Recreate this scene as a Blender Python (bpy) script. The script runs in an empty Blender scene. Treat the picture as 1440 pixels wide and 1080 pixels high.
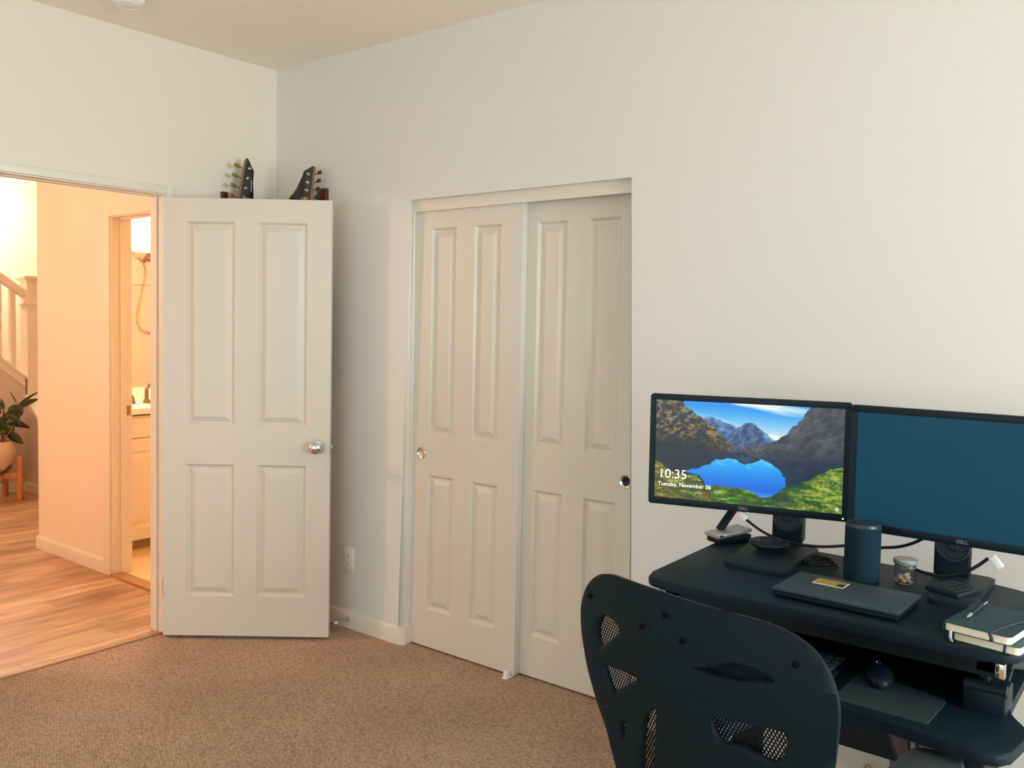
import bpy, bmesh, math, random
from mathutils import Vector, Matrix, noise
from mathutils.geometry import tessellate_polygon
PI = math.pi
rnd = random.Random(7)
scene = bpy.context.scene
COL = scene.collection

# ------------------------------------------------------------------ materials
def lin(c):
    return tuple((x / 12.92 if x <= 0.04045 else ((x + 0.055) / 1.055) ** 2.4) for x in c)
def srgb(r, g, b):
    return lin((r / 255, g / 255, b / 255))
def mat(name, col, rough=0.5, metal=0.0, spec=0.5, bump=None, emit=None, estr=1.0, trans=0.0, sheen=0.0, coat=0.0):
    m = bpy.data.materials.new(name); m.use_nodes = True
    nt = m.node_tree; b = nt.nodes['Principled BSDF']
    b.inputs['Base Color'].default_value = (*col, 1)
    b.inputs['Roughness'].default_value = rough
    b.inputs['Metallic'].default_value = metal
    b.inputs['Specular IOR Level'].default_value = spec
    b.inputs['Transmission Weight'].default_value = trans
    b.inputs['Sheen Weight'].default_value = sheen
    b.inputs['Coat Weight'].default_value = coat
    if emit:
        b.inputs['Emission Color'].default_value = (*emit, 1)
        b.inputs['Emission Strength'].default_value = estr
    tc = nt.nodes.new('ShaderNodeTexCoord')
    nz = nt.nodes.new('ShaderNodeTexNoise')
    sc, amt = bump if bump else (60, 0.02)
    nz.inputs['Scale'].default_value = sc; nz.inputs['Detail'].default_value = 3
    nt.links.new(tc.outputs['Object'], nz.inputs['Vector'])
    bp = nt.nodes.new('ShaderNodeBump'); bp.inputs['Strength'].default_value = amt; bp.inputs['Distance'].default_value = 0.004
    nt.links.new(nz.outputs['Fac'], bp.inputs['Height'])
    nt.links.new(bp.outputs['Normal'], b.inputs['Normal'])
    return m
def N(m, t, **kw):
    n = m.node_tree.nodes.new(t)
    for k, v in kw.items():
        if isinstance(k, str) and hasattr(n, k): setattr(n, k, v)
    return n
def L(m, a, b): m.node_tree.links.new(a, b)

M = {}
M['wall'] = mat('wall_paint', srgb(226, 222, 212), 0.65, bump=(220, 0.10))
M['wall_left'] = mat('left_wall_warm_lit', srgb(229, 217, 198), 0.65, bump=(220, 0.10))  # same paint as the other walls, tinted to imitate warmer light
M['ceil'] = mat('ceiling_paint', srgb(246, 237, 221), 0.8, bump=(160, 0.10))
M['trim'] = mat('trim_paint', srgb(226, 217, 200), 0.42, bump=(30, 0.02))
M['door'] = mat('door_paint', srgb(214, 206, 190), 0.45, bump=(40, 0.03))
M['door_hinged'] = mat('hinged_door_light_toned', srgb(213, 203, 185), 0.45, bump=(40, 0.03))  # closet door paint again, toned down in place of weaker light
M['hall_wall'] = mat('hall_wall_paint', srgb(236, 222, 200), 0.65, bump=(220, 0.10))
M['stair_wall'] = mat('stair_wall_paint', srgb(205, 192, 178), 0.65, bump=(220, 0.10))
M['chrome'] = mat('polished_nickel', (0.72, 0.70, 0.66), 0.10, 1.0)
M['satin'] = mat('satin_nickel', (0.55, 0.52, 0.48), 0.3, 1.0)
M['silver'] = mat('silver_plastic', (0.42, 0.42, 0.40), 0.35, 0.5)
M['plate'] = mat('outlet_plastic', srgb(238, 234, 222), 0.4)
M['white'] = mat('white_plastic', srgb(240, 238, 232), 0.4)
M['dark'] = mat('dark_slot', (0.004, 0.004, 0.004), 0.6, spec=.05)
M['black'] = mat('black_plastic', (0.005, 0.013, 0.018), 0.45, spec=.2)  # black raised towards blue, lens haze put into the colour
M['blacksatin'] = mat('black_laminate', (0.005, 0.016, 0.023), 0.5, spec=.16, bump=(300, 0.05))  # bluish base imitates lens haze over the black desk
M['blackmetal'] = mat('black_powder_coat', (0.005, 0.010, 0.013), 0.45, spec=.25)
M['rubber'] = mat('black_rubber', (0.012, 0.014, 0.016), 0.6)
M['cable'] = mat('cable_black', (0.006, 0.009, 0.011), 0.45, spec=.25)
M['cablebeige'] = mat('cable_beige', srgb(170, 150, 110), 0.5)
M['chair'] = mat('chair_plastic', (0.006, 0.014, 0.017), 0.5, spec=.10, bump=(500, 0.12))
M['armpad'] = mat('arm_pad_grey', (0.035, 0.045, 0.05), 0.6)
M['seat'] = mat('seat_fabric', (0.012, 0.013, 0.015), 0.9, sheen=0.2, bump=(700, 0.3))
M['fabric'] = mat('speaker_fabric', (0.008, 0.028, 0.040), 0.9, spec=.1, bump=(900, 0.3))  # blue of the lens haze painted into the black fabric
M['cone'] = mat('speaker_cone', (0.006, 0.01, 0.014), 0.5)
M['ring'] = mat('speaker_ring', (0.02, 0.04, 0.05), 0.3, spec=.4)
M['pad'] = mat('pad_dark', (0.009, 0.016, 0.020), 0.5, spec=.25, bump=(400, 0.1))
M['mousepad'] = mat('mousepad_cloth', (0.010, 0.028, 0.030), 0.85, bump=(900, 0.2))
M['laptop'] = mat('laptop_lid', (0.032, 0.054, 0.062), 0.5, spec=.3, bump=(500, 0.06))  # lid colour lifted and blued to include the lens haze
M['gold'] = mat('gold_sticker', srgb(176, 150, 70), 0.4, 0.3)
M['stickerdark'] = mat('sticker_dark', (0.02, 0.02, 0.02), 0.5)
M['pages'] = mat('cream_pages', srgb(245, 236, 208), 0.8, bump=(300, 0.1))
M['cover'] = mat('notebook_cover', (0.030, 0.064, 0.072), 0.5, spec=.3, bump=(500, 0.08))  # black cover with the bluish lens haze in its base colour
M['band'] = mat('elastic_band', (0.05, 0.06, 0.06), 0.7)
M['ribbon'] = mat('ribbon_grey', srgb(200, 200, 205), 0.7)
M['pen'] = mat('pen_black', (0.02, 0.025, 0.03), 0.3)
M['candy'] = mat('candy_cream', srgb(214, 184, 150), 0.6)
M['guitarblack'] = mat('guitar_gloss_black', (0.006, 0.006, 0.006), 0.15, coat=0.5)
M['binding'] = mat('guitar_binding', srgb(150, 112, 86), 0.4)
M['mahogany'] = mat('mahogany_block', srgb(92, 34, 26), 0.35)
M['neck'] = mat('maple_neck', srgb(140, 96, 60), 0.4)
M['tuner'] = mat('tuner_brass', srgb(150, 128, 70), 0.3, 0.8)
M['terracotta'] = mat('pot_glaze', srgb(205, 178, 150), 0.6, bump=(25, 0.3))
m = M['terracotta']; bs = m.node_tree.nodes['Principled BSDF']
tc = N(m, 'ShaderNodeTexCoord'); sp = N(m, 'ShaderNodeSeparateXYZ'); nz = N(m, 'ShaderNodeTexNoise'); nz.inputs['Scale'].default_value = 14; nz.inputs['Detail'].default_value = 5
L(m, tc.outputs['Object'], sp.inputs[0]); L(m, tc.outputs['Object'], nz.inputs['Vector'])
ma = N(m, 'ShaderNodeMath'); ma.operation = 'MULTIPLY_ADD'; ma.inputs[1].default_value = .16; L(m, nz.outputs['Fac'], ma.inputs[0]); L(m, sp.outputs['Z'], ma.inputs[2])
rp = N(m, 'ShaderNodeValToRGB'); e = rp.color_ramp.elements; e[0].position = .115; e[0].color = (*srgb(104, 78, 56), 1); e[1].position = .15; e[1].color = (*srgb(206, 180, 152), 1)
L(m, ma.outputs[0], rp.inputs['Fac']); L(m, rp.outputs['Color'], bs.inputs['Base Color'])
M['soil'] = mat('soil', (0.03, 0.02, 0.012), 0.95)
M['leaf'] = mat('leaf_green', srgb(62, 74, 40), 0.4)
M['stem'] = mat('stem_brown', srgb(110, 80, 50), 0.6)
M['counter'] = mat('vanity_top_white', srgb(250, 246, 235), 0.2)
M['cabinet'] = mat('vanity_paint', srgb(240, 226, 205), 0.45)
M['toekick'] = mat('toe_kick', srgb(190, 165, 140), 0.6)
M['tile'] = mat('shower_tile', srgb(232, 214, 194), 0.3)
M['bronze'] = mat('brushed_fixture', srgb(150, 125, 95), 0.25, 0.9)
M['bookpink'] = mat('folder_mauve', srgb(112, 92, 92), 0.7)
M['bookwhite'] = mat('folder_white', srgb(160, 158, 155), 0.6)
M['bookblue'] = mat('folder_pale_blue', srgb(120, 134, 144), 0.6)
M['bathfloor'] = mat('bath_vinyl', srgb(226, 190, 140), 0.4)
M['threshold'] = mat('threshold_strip', srgb(170, 120, 78), 0.4)
M['screen_off_hazed'] = mat('screen_off_hazed', (0.010, 0.066, 0.118), 0.55, spec=0.12)  # blue is lens glare painted into the dark screen
M['lamp'] = mat('lamp_shade_lit', (1, 0.95, 0.85), 0.5, emit=(1, 0.86, 0.66), estr=9.0)
M['led'] = mat('led_white', (1, 1, 1), 0.5, emit=(0.95, 0.97, 1), estr=1.2)
M['ledblue'] = mat('led_blue', (0.02, 0.2, 0.5), 0.3, emit=(0.05, 0.45, 0.9), estr=0.6)
M['text'] = mat('screen_text', (1, 1, 1), 0.5, emit=(0.93, 0.95, 0.93), estr=1.0)
M['logo'] = mat('logo_grey', (0.30, 0.32, 0.33), 0.4, 0.3)
M['cupreflect'] = mat('cup_dark_reflection', (0.02, 0.03, 0.035), 0.12, 0.6)  # dark reflection in the metal cup, put into its colour
M['glass'] = mat('clear_glass', (1, 1, 1), 0.02, trans=1.0)
M['mirror'] = mat('mirror_silver', (0.92, 0.90, 0.86), 0.01, 1.0)

# planks of the hall
m = M['wood'] = mat('hall_planks', srgb(190, 150, 110), 0.42)
nt = m.node_tree; b = nt.nodes['Principled BSDF']
tc = N(m, 'ShaderNodeTexCoord'); mp = N(m, 'ShaderNodeMapping'); mp.inputs['Rotation'].default_value = (0, 0, PI / 2)
L(m, tc.outputs['Object'], mp.inputs['Vector'])
br = N(m, 'ShaderNodeTexBrick'); br.offset = 0.37; br.inputs['Scale'].default_value = 1
br.inputs['Brick Width'].default_value = 1.25; br.inputs['Row Height'].default_value = 0.15
br.inputs['Mortar Size'].default_value = 0.0012; br.inputs['Mortar'].default_value = (*srgb(120, 88, 60), 1)
br.inputs['Color1'].default_value = (*srgb(205, 172, 132), 1); br.inputs['Color2'].default_value = (*srgb(168, 128, 92), 1)
L(m, mp.outputs['Vector'], br.inputs['Vector'])
mp2 = N(m, 'ShaderNodeMapping'); mp2.inputs['Scale'].default_value = (7, 1.2, 1)
L(m, tc.outputs['Object'], mp2.inputs['Vector'])
nz = N(m, 'ShaderNodeTexNoise'); nz.inputs['Scale'].default_value = 2.2; nz.inputs['Detail'].default_value = 6; nz.inputs['Distortion'].default_value = 0.6
L(m, mp2.outputs['Vector'], nz.inputs['Vector'])
rp = N(m, 'ShaderNodeValToRGB'); rp.color_ramp.elements[0].position = 0.32; rp.color_ramp.elements[0].color = (0.46, 0.37, 0.31, 1)
rp.color_ramp.elements[1].position = 0.62; rp.color_ramp.elements[1].color = (1.08, 1.06, 1.02, 1)
L(m, nz.outputs['Fac'], rp.inputs['Fac'])
mx = N(m, 'ShaderNodeMix'); mx.data_type = 'RGBA'; mx.blend_type = 'MULTIPLY'; mx.inputs[0].default_value = 0.85
L(m, br.outputs['Color'], mx.inputs[6]); L(m, rp.outputs['Color'], mx.inputs[7]); L(m, mx.outputs[2], b.inputs['Base Color'])

# loop carpet
m = M['carpet'] = mat('loop_carpet', srgb(168, 136, 110), 0.95, spec=0.1, sheen=0.1)
nt = m.node_tree; b = nt.nodes['Principled BSDF']
tc = N(m, 'ShaderNodeTexCoord')
mp = N(m, 'ShaderNodeMapping'); mp.inputs['Rotation'].default_value = (0, 0, math.radians(38)); mp.inputs['Scale'].default_value = (1, 1.7, 1)
L(m, tc.outputs['Object'], mp.inputs['Vector'])
vo = N(m, 'ShaderNodeTexVoronoi'); vo.inputs['Scale'].default_value = 62; vo.inputs['Randomness'].default_value = 0.55
L(m, mp.outputs['Vector'], vo.inputs['Vector'])
nz = N(m, 'ShaderNodeTexNoise'); nz.inputs['Scale'].default_value = 260; nz.inputs['Detail'].default_value = 2
L(m, tc.outputs['Object'], nz.inputs['Vector'])
n2 = N(m, 'ShaderNodeTexNoise'); n2.inputs['Scale'].default_value = 2.2; n2.inputs['Detail'].default_value = 3
L(m, tc.outputs['Object'], n2.inputs['Vector'])
rp = N(m, 'ShaderNodeValToRGB'); e = rp.color_ramp.elements
e[0].position = 0.12; e[0].color = (*srgb(196, 163, 136), 1); e[1].position = 0.80; e[1].color = (*srgb(142, 110, 83), 1)
L(m, vo.outputs['Distance'], rp.inputs['Fac'])
mx = N(m, 'ShaderNodeMix'); mx.data_type = 'RGBA'; mx.blend_type = 'OVERLAY'; mx.inputs[0].default_value = 0.35
L(m, rp.outputs['Color'], mx.inputs[6]); L(m, nz.outputs['Fac'], mx.inputs[7])
mx2 = N(m, 'ShaderNodeMix'); mx2.data_type = 'RGBA'; mx2.blend_type = 'OVERLAY'; mx2.inputs[0].default_value = 0.25
L(m, mx.outputs[2], mx2.inputs[6]); L(m, n2.outputs['Fac'], mx2.inputs[7]); L(m, mx2.outputs[2], b.inputs['Base Color'])
bp = N(m, 'ShaderNodeBump'); bp.inputs['Strength'].default_value = 0.7; bp.inputs['Distance'].default_value = 0.006; bp.invert = True
L(m, vo.outputs['Distance'], bp.inputs['Height']); L(m, bp.outputs['Normal'], b.inputs['Normal'])

# wood of the plant stand
def woodmat(name, c1, c2):
    m = mat(name, c1, 0.45); b = m.node_tree.nodes['Principled BSDF']
    tc = N(m, 'ShaderNodeTexCoord'); mp = N(m, 'ShaderNodeMapping'); mp.inputs['Scale'].default_value = (14, 14, 1.5)
    nz = N(m, 'ShaderNodeTexNoise'); nz.inputs['Scale'].default_value = 4; nz.inputs['Detail'].default_value = 4
    rp = N(m, 'ShaderNodeValToRGB'); rp.color_ramp.elements[0].color = (*c1, 1); rp.color_ramp.elements[1].color = (*c2, 1)
    rp.color_ramp.elements[0].position = .35; rp.color_ramp.elements[1].position = .65
    L(m, tc.outputs['Object'], mp.inputs['Vector']); L(m, mp.outputs['Vector'], nz.inputs['Vector'])
    L(m, nz.outputs['Fac'], rp.inputs['Fac']); L(m, rp.outputs['Color'], b.inputs['Base Color'])
    return m
M['standwood'] = woodmat('stand_wood', srgb(196, 134, 72), srgb(170, 108, 56))
M['flame'] = woodmat('flamed_maple_black', srgb(20, 18, 16), srgb(66, 58, 46))

# woven chair mesh: threads with real gaps between them
m = M['mesh'] = mat('woven_mesh', (0.012, 0.013, 0.014), 0.8, spec=.1)
nt = m.node_tree; b = nt.nodes['Principled BSDF']; out = nt.nodes['Material Output']
tc = N(m, 'ShaderNodeTexCoord')
fac = []
for ang in (0.5, -0.5):
    mp = N(m, 'ShaderNodeMapping'); mp.inputs['Rotation'].default_value = (0, ang, 0)
    L(m, tc.outputs['Object'], mp.inputs['Vector'])
    w = N(m, 'ShaderNodeTexWave'); w.wave_type = 'BANDS'; w.bands_direction = 'X'; w.inputs['Scale'].default_value = 55; w.inputs['Distortion'].default_value = 0
    L(m, mp.outputs['Vector'], w.inputs['Vector'])
    g = N(m, 'ShaderNodeMath'); g.operation = 'GREATER_THAN'; g.inputs[1].default_value = 0.47
    L(m, w.outputs['Fac'], g.inputs[0]); fac.append(g)
mxm = N(m, 'ShaderNodeMath'); mxm.operation = 'MAXIMUM'
L(m, fac[0].outputs[0], mxm.inputs[0]); L(m, fac[1].outputs[0], mxm.inputs[1])
tr = N(m, 'ShaderNodeBsdfTransparent'); ms = N(m, 'ShaderNodeMixShader')
L(m, mxm.outputs[0], ms.inputs[0]); L(m, tr.outputs[0], ms.inputs[1]); L(m, b.outputs[0], ms.inputs[2]); L(m, ms.outputs[0], out.inputs['Surface'])

# window pane that lets daylight through
m = M['pane'] = bpy.data.materials.new('window_pane'); m.use_nodes = True
nt = m.node_tree; nt.nodes.remove(nt.nodes['Principled BSDF']); out = nt.nodes['Material Output']
tr = N(m, 'ShaderNodeBsdfTransparent'); gl = N(m, 'ShaderNodeBsdfGlossy'); gl.inputs['Roughness'].default_value = 0.02
ms = N(m, 'ShaderNodeMixShader'); ms.inputs[0].default_value = 0.06
L(m, tr.outputs[0], ms.inputs[1]); L(m, gl.outputs[0], ms.inputs[2]); L(m, ms.outputs[0], out.inputs['Surface'])

# ------------------------------------------------------------------ mesh helpers
class MB:
    def __init__(s): s.bm = bmesh.new()
    def box(s, x0, x1, y0, y1, z0, z1, bev=0.0, seg=2, mtx=None):
        vs = [s.bm.verts.new((x, y, z)) for x in (x0, x1) for y in (y0, y1) for z in (z0, z1)]
        fs = [(0, 1, 3, 2), (4, 6, 7, 5), (0, 4, 5, 1), (2, 3, 7, 6), (0, 2, 6, 4), (1, 5, 7, 3)]
        faces = [s.bm.faces.new([vs[i] for i in f]) for f in fs]
        if bev:
            ed = list({e for f in faces for e in f.edges})
            r = bmesh.ops.bevel(s.bm, geom=ed, offset=bev, segments=seg, profile=0.5, affect='EDGES')
            vs = list({v for f in r['faces'] for v in f.verts} | {v for v in vs if v.is_valid})
        if mtx is not None:
            for v in vs: v.co = mtx @ v.co
        return vs
    def prism(s, pts, z0, z1, bev=0.0, mtx=None, seg=2):
        """polygon in xy, lifted from z0 to z1"""
        n = len(pts)
        a = [s.bm.verts.new((x, y, z0)) for x, y in pts]; c = [s.bm.verts.new((x, y, z1)) for x, y in pts]
        fs = [s.bm.faces.new(a[::-1]), s.bm.faces.new(c)]
        for i in range(n): fs.append(s.bm.faces.new((a[i], a[(i + 1) % n], c[(i + 1) % n], c[i])))
        vs = a + c
        if bev:
            ed = list(set(fs[0].edges) | set(fs[1].edges))
            r = bmesh.ops.bevel(s.bm, geom=ed, offset=bev, segments=seg, profile=0.5, affect='EDGES')
            vs = list({v for f in r['faces'] for v in f.verts} | {v for v in vs if v.is_valid})
        if mtx is not None:
            for v in vs: v.co = mtx @ v.co
        return vs
    def lathe(s, prof, seg=32, mtx=None, cap=True):
        rings = []; vs = []
        for r, z in prof:
            if r < 1e-6: rings.append([s.bm.verts.new((0, 0, z))])
            else: rings.append([s.bm.verts.new((r * math.cos(2 * PI * i / seg), r * math.sin(2 * PI * i / seg), z)) for i in range(seg)])
            vs += rings[-1]
        for A, B in zip(rings, rings[1:]):
            if len(A) == 1 and len(B) == 1: continue
            for i in range(seg):
                j = (i + 1) % seg
                if len(A) == 1: s.bm.faces.new((A[0], B[i], B[j]))
                elif len(B) == 1: s.bm.faces.new((A[i], A[j], B[0]))
                else: s.bm.faces.new((A[i], A[j], B[j], B[i]))
        if cap:
            for R, fl in ((rings[0], True), (rings[-1], False)):
                if len(R) > 2: s.bm.faces.new(R[::-1] if fl else R)
        if mtx is not None:
            for v in vs: v.co = mtx @ v.co
        return vs
    def tube(s, path, r, seg=10, smooth=0, cap=True):
        P = [Vector(p) for p in path]
        for _ in range(smooth):
            Q = [P[0]]
            for a, b_ in zip(P, P[1:]): Q += [a * .75 + b_ * .25, a * .25 + b_ * .75]
            P = Q + [P[-1]]
        rr = r if isinstance(r, (list, tuple)) else None
        up = Vector((0, 0, 1)); rings = []; prev = None
        for i, p in enumerate(P):
            t = (P[min(i + 1, len(P) - 1)] - P[max(i - 1, 0)]).normalized()
            if prev is None:
                a = t.cross(up) if abs(t.z) < .95 else t.cross(Vector((1, 0, 0)))
            else: a = prev - t * prev.dot(t)
            a.normalize(); prev = a; b_ = t.cross(a)
            R = (rr[0] + (rr[1] - rr[0]) * i / (len(P) - 1)) if rr else r
            rings.append([s.bm.verts.new(p + (a * math.cos(2 * PI * k / seg) + b_ * math.sin(2 * PI * k / seg)) * R) for k in range(seg)])
        for A, B in zip(rings, rings[1:]):
            for k in range(seg): s.bm.faces.new((A[k], A[(k + 1) % seg], B[(k + 1) % seg], B[k]))
        if cap: s.bm.faces.new(rings[0][::-1]); s.bm.faces.new(rings[-1])
        return [v for R in rings for v in R]
    def ellipsoid(s, c, r, mtx=None, u=20, v=12):
        g = bmesh.ops.create_uvsphere(s.bm, u_segments=u, v_segments=v, radius=1)['verts']
        for w in g:
            w.co = Vector((w.co.x * r[0], w.co.y * r[1], w.co.z * r[2]))
            if mtx is not None: w.co = mtx @ w.co
            w.co += Vector(c)
        return g
def rrect(x0, x1, y0, y1, r, seg=5):
    pts = []
    for cx, cy, a0 in ((x1 - r, y0 + r, -PI / 2), (x1 - r, y1 - r, 0), (x0 + r, y1 - r, PI / 2), (x0 + r, y0 + r, PI)):
        for i in range(seg + 1):
            a = a0 + PI / 2 * i / seg; pts.append((cx + r * math.cos(a), cy + r * math.sin(a)))
    return pts
def roundpoly(P, r, seg=5):
    out = []; n = len(P)
    for i in range(n):
        p, a, c = Vector(P[i]), Vector(P[i - 1]), Vector(P[(i + 1) % n])
        u = (a - p).normalized(); w = (c - p).normalized(); k = min(r[i] if isinstance(r, list) else r, (a - p).length * .45, (c - p).length * .45)
        q0, q1 = p + u * k, p + w * k
        for j in range(seg + 1):
            t = j / seg; out.append(tuple(q0 * (1 - t) ** 2 + p * 2 * t * (1 - t) + q1 * t * t))
    return out
def rotz(a, loc=(0, 0, 0)): return Matrix.Translation(Vector(loc)) @ Matrix.Rotation(a, 4, 'Z')
def rotx(a, loc=(0, 0, 0)): return Matrix.Translation(Vector(loc)) @ Matrix.Rotation(a, 4, 'X')
def roty(a, loc=(0, 0, 0)): return Matrix.Translation(Vector(loc)) @ Matrix.Rotation(a, 4, 'Y')

def obj(name, mb, material, parent=None, smooth=35, world=False):
    """ONE mesh object. With a parent the mesh is in the parent's own frame, unless world=True."""
    bm = mb.bm if isinstance(mb, MB) else mb
    bmesh.ops.recalc_face_normals(bm, faces=bm.faces)
    me = bpy.data.meshes.new(name); bm.to_mesh(me); bm.free()
    mats = material if isinstance(material, (list, tuple)) else [material]
    for q in mats: me.materials.append(q)
    if smooth:
        me.polygons.foreach_set('use_smooth', [True] * len(me.polygons))
        me.set_sharp_from_angle(angle=math.radians(smooth))
    o = bpy.data.objects.new(name, me); COL.objects.link(o)
    if parent is not None:
        o.parent = parent
        if world: me.transform(wmat(parent).inverted())
    return o
def wmat(o):
    m = Matrix.LocRotScale(o.location, o.rotation_euler, o.scale)
    return wmat(o.parent) @ m if o.parent else m
def thing(name, label, cat, loc=(0, 0, 0), rz=0.0, group=None, rot=None):
    o = bpy.data.objects.new(name, None); COL.objects.link(o); o.empty_display_size = 0.05
    o.location = loc; o.rotation_euler = rot if rot else (0, 0, rz)
    o['label'] = label; o['category'] = cat
    if group: o['group'] = group
    return o
def tag(o, label, cat, group=None):
    o['label'] = label; o['category'] = cat
    if group: o['group'] = group
    return o
def struct(name, mb, material, parent=None, smooth=35):
    o = obj(name, mb, material, parent, smooth)
    if parent is None: o['kind'] = 'structure'
    return o
def text_obj(name, body, size, material, parent, mtx, ext=0.0002, thin=0.0):
    cu = bpy.data.curves.new(name, 'FONT'); cu.body = body; cu.size = size; cu.extrude = ext; cu.offset = thin; cu.align_x = 'LEFT'
    t = bpy.data.objects.new(name, cu); COL.objects.link(t)
    me = bpy.data.meshes.new_from_object(t.evaluated_get(bpy.context.evaluated_depsgraph_get()))
    bpy.data.objects.remove(t)
    me.transform(mtx); me.materials.clear(); me.materials.append(material)
    o = bpy.data.objects.new(name, me); COL.objects.link(o); o.parent = parent
    return o

# ------------------------------------------------------------------ the room
H = 2.786
XR, YB = 7.2, -5.0          # right wall, wall behind the camera
OX0, OX1, OZ = 0.958, 2.153, 2.080      # closet opening
DY0, DY1, DZ = -1.420, -0.616, 2.088    # doorway in the left wall

b = MB(); b.box(0.0, XR, YB, 0.9, -0.05, 0.0); struct('floor', b, M['carpet'], smooth=0)
b = MB(); b.box(-5.4, 0.0, -2.9, 1.9, -0.05, 0.0); struct('floor_hall', b, M['wood'], smooth=0)
b = MB(); b.box(-0.115, XR + .1, YB - .1, 0.9, H, H + 0.08); struct('ceiling', b, M['ceil'], smooth=0)
b = MB(); b.box(-5.4, -0.115, -2.9, 1.9, H, H + 0.08); struct('ceiling_hall', b, M['ceil'], smooth=0)

def extr_y(mb, pts, y0, y1):      # polygon in xz pushed along y
    a = [mb.bm.verts.new((x, y0, z)) for x, z in pts]; c = [mb.bm.verts.new((x, y1, z)) for x, z in pts]
    n = len(pts); mb.bm.faces.new(a); mb.bm.faces.new(c[::-1]); sides = []
    for i in range(n): sides.append(mb.bm.faces.new((a[i], c[i], c[(i + 1) % n], a[(i + 1) % n])))
    return a, c
# closet wall with bull-nosed opening
b = MB()
a, c = extr_y(b, [(-.115, 0), (OX0, 0), (OX0, OZ), (OX1, OZ), (OX1, 0), (XR + .1, 0), (XR + .1, H), (-.115, H)], 0, .115)
ed = [e for e in b.bm.edges if {e.verts[0], e.verts[1]} in ({a[1], a[2]}, {a[2], a[3]}, {a[3], a[4]})]
bmesh.ops.bevel(b.bm, geom=ed, offset=0.028, segments=5, profile=0.5, affect='EDGES')
struct('wall_closet', b, M['wall'], smooth=40)
b = MB(); b.box(-.115, XR, .80, .86, 0, H); b.box(-.115, -.0, .115, .80, 0, H); struct('wall_closet_back', b, M['wall'], smooth=0)
# left wall with the doorway
b = MB(); b.box(-.115, 0, YB, DY0, 0, H); b.box(-.115, 0, DY1, 0, 0, H); b.box(-.115, 0, DY0, DY1, DZ, H)
struct('wall_left', b, M['wall_left'], smooth=0)
# right wall with window, and the wall behind the camera with an added window for fill light
WY0, WY1, WZ0, WZ1 = -2.5, -0.45, 0.70, 2.2
b = MB()
b.box(XR, XR + .12, YB, WY0, 0, H); b.box(XR, XR + .12, WY1, .86, 0, H); b.box(XR, XR + .12, WY0, WY1, 0, WZ0); b.box(XR, XR + .12, WY0, WY1, WZ1, H)
struct('wall_right', b, M['wall'], smooth=0)
BX0, BX1 = 1.0, 4.4
b = MB()
b.box(0, BX0, YB - .12, YB, 0, H); b.box(BX1, XR + .12, YB - .12, YB, 0, H); b.box(BX0, BX1, YB - .12, YB, 0, WZ0); b.box(BX0, BX1, YB - .12, YB, WZ1, H)
struct('wall_back', b, M['wall'], smooth=0)
def window(name, x0, x1, y0, y1, z0, z1):
    f = MB(); t = .05
    alongy = (x1 - x0) < (y1 - y0)
    if alongy:
        f.box(x0, x1, y0, y0 + t, z0, z1); f.box(x0, x1, y1 - t, y1, z0, z1); f.box(x0, x1, y0 + t, y1 - t, z0, z0 + t); f.box(x0, x1, y0 + t, y1 - t, z1 - t, z1)
        ym = (y0 + y1) / 2; f.box(x0 + .01, x1 - .01, ym - .025, ym + .025, z0 + t, z1 - t)
        p = MB(); xm = (x0 + x1) / 2; p.box(xm - .003, xm + .003, y0 + t, y1 - t, z0 + t, z1 - t)
    else:
        f.box(x0, x0 + t, y0, y1, z0, z1); f.box(x1 - t, x1, y0, y1, z0, z1); f.box(x0 + t, x1 - t, y0, y1, z0, z0 + t); f.box(x0 + t, x1 - t, y0, y1, z1 - t, z1)
        xm = (x0 + x1) / 2; f.box(xm - .025, xm + .025, y0 + .01, y1 - .01, z0 + t, z1 - t)
        p = MB(); ym = (y0 + y1) / 2; p.box(x0 + t, x1 - t, ym - .003, ym + .003, z0 + t, z1 - t)
    w = struct(name, f, M['trim'], smooth=0); obj('pane', p, M['pane'], w, smooth=0)
window('window_1', XR + .04, XR + .09, WY0, WY1, WZ0, WZ1)
window('added_fill_window', BX0, BX1, YB - .09, YB - .04, WZ0, WZ1)  # unseen window added behind the camera for even fill

# baseboards
def bboard(mb, p, q, nrm, h=.083, t=.013):
    p, q, n = Vector((*p, 0)), Vector((*q, 0)), Vector((*nrm, 0))
    prof = [(0, 0), (t, 0), (t, h - .02), (t * .75, h - .008), (t * .3, h), (0, h)]
    A = [mb.bm.verts.new(p + n * d + Vector((0, 0, z))) for d, z in prof]; B = [mb.bm.verts.new(q + n * d + Vector((0, 0, z))) for d, z in prof]
    k = len(prof)
    for i in range(k): mb.bm.faces.new((A[i], A[(i + 1) % k], B[(i + 1) % k], B[i]))
    mb.bm.faces.new(A); mb.bm.faces.new(B[::-1])
b = MB(); bboard(b, (0.013, 0), (OX0 - .022, 0), (0, -1))
pf = [(OX0 - .022, -.013), (OX0 - .002, -.008), (OX0 + .013, .008), (OX0 + .013, .030), (OX0, .030), (OX0, .02), (OX0 - .012, .004), (OX0 - .022, 0)]
b.prism(pf, 0, .083)
struct('baseboard_closet', b, M['trim'], smooth=30)
b = MB(); bboard(b, (OX1 + .03, 0), (XR, 0), (0, -1)); struct('baseboard_closet_right', b, M['trim'], smooth=30)
b = MB(); bboard(b, (0, 0), (0, DY1 + .038), (1, 0)); struct('baseboard_left', b, M['trim'], smooth=30)
b = MB(); bboard(b, (0, DY0 - .038), (0, YB), (1, 0)); struct('baseboard_left_front', b, M['trim'], smooth=30)
b = MB(); bboard(b, (XR, 0), (XR, YB), (-1, 0)); struct('baseboard_right', b, M['trim'], smooth=30)
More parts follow.
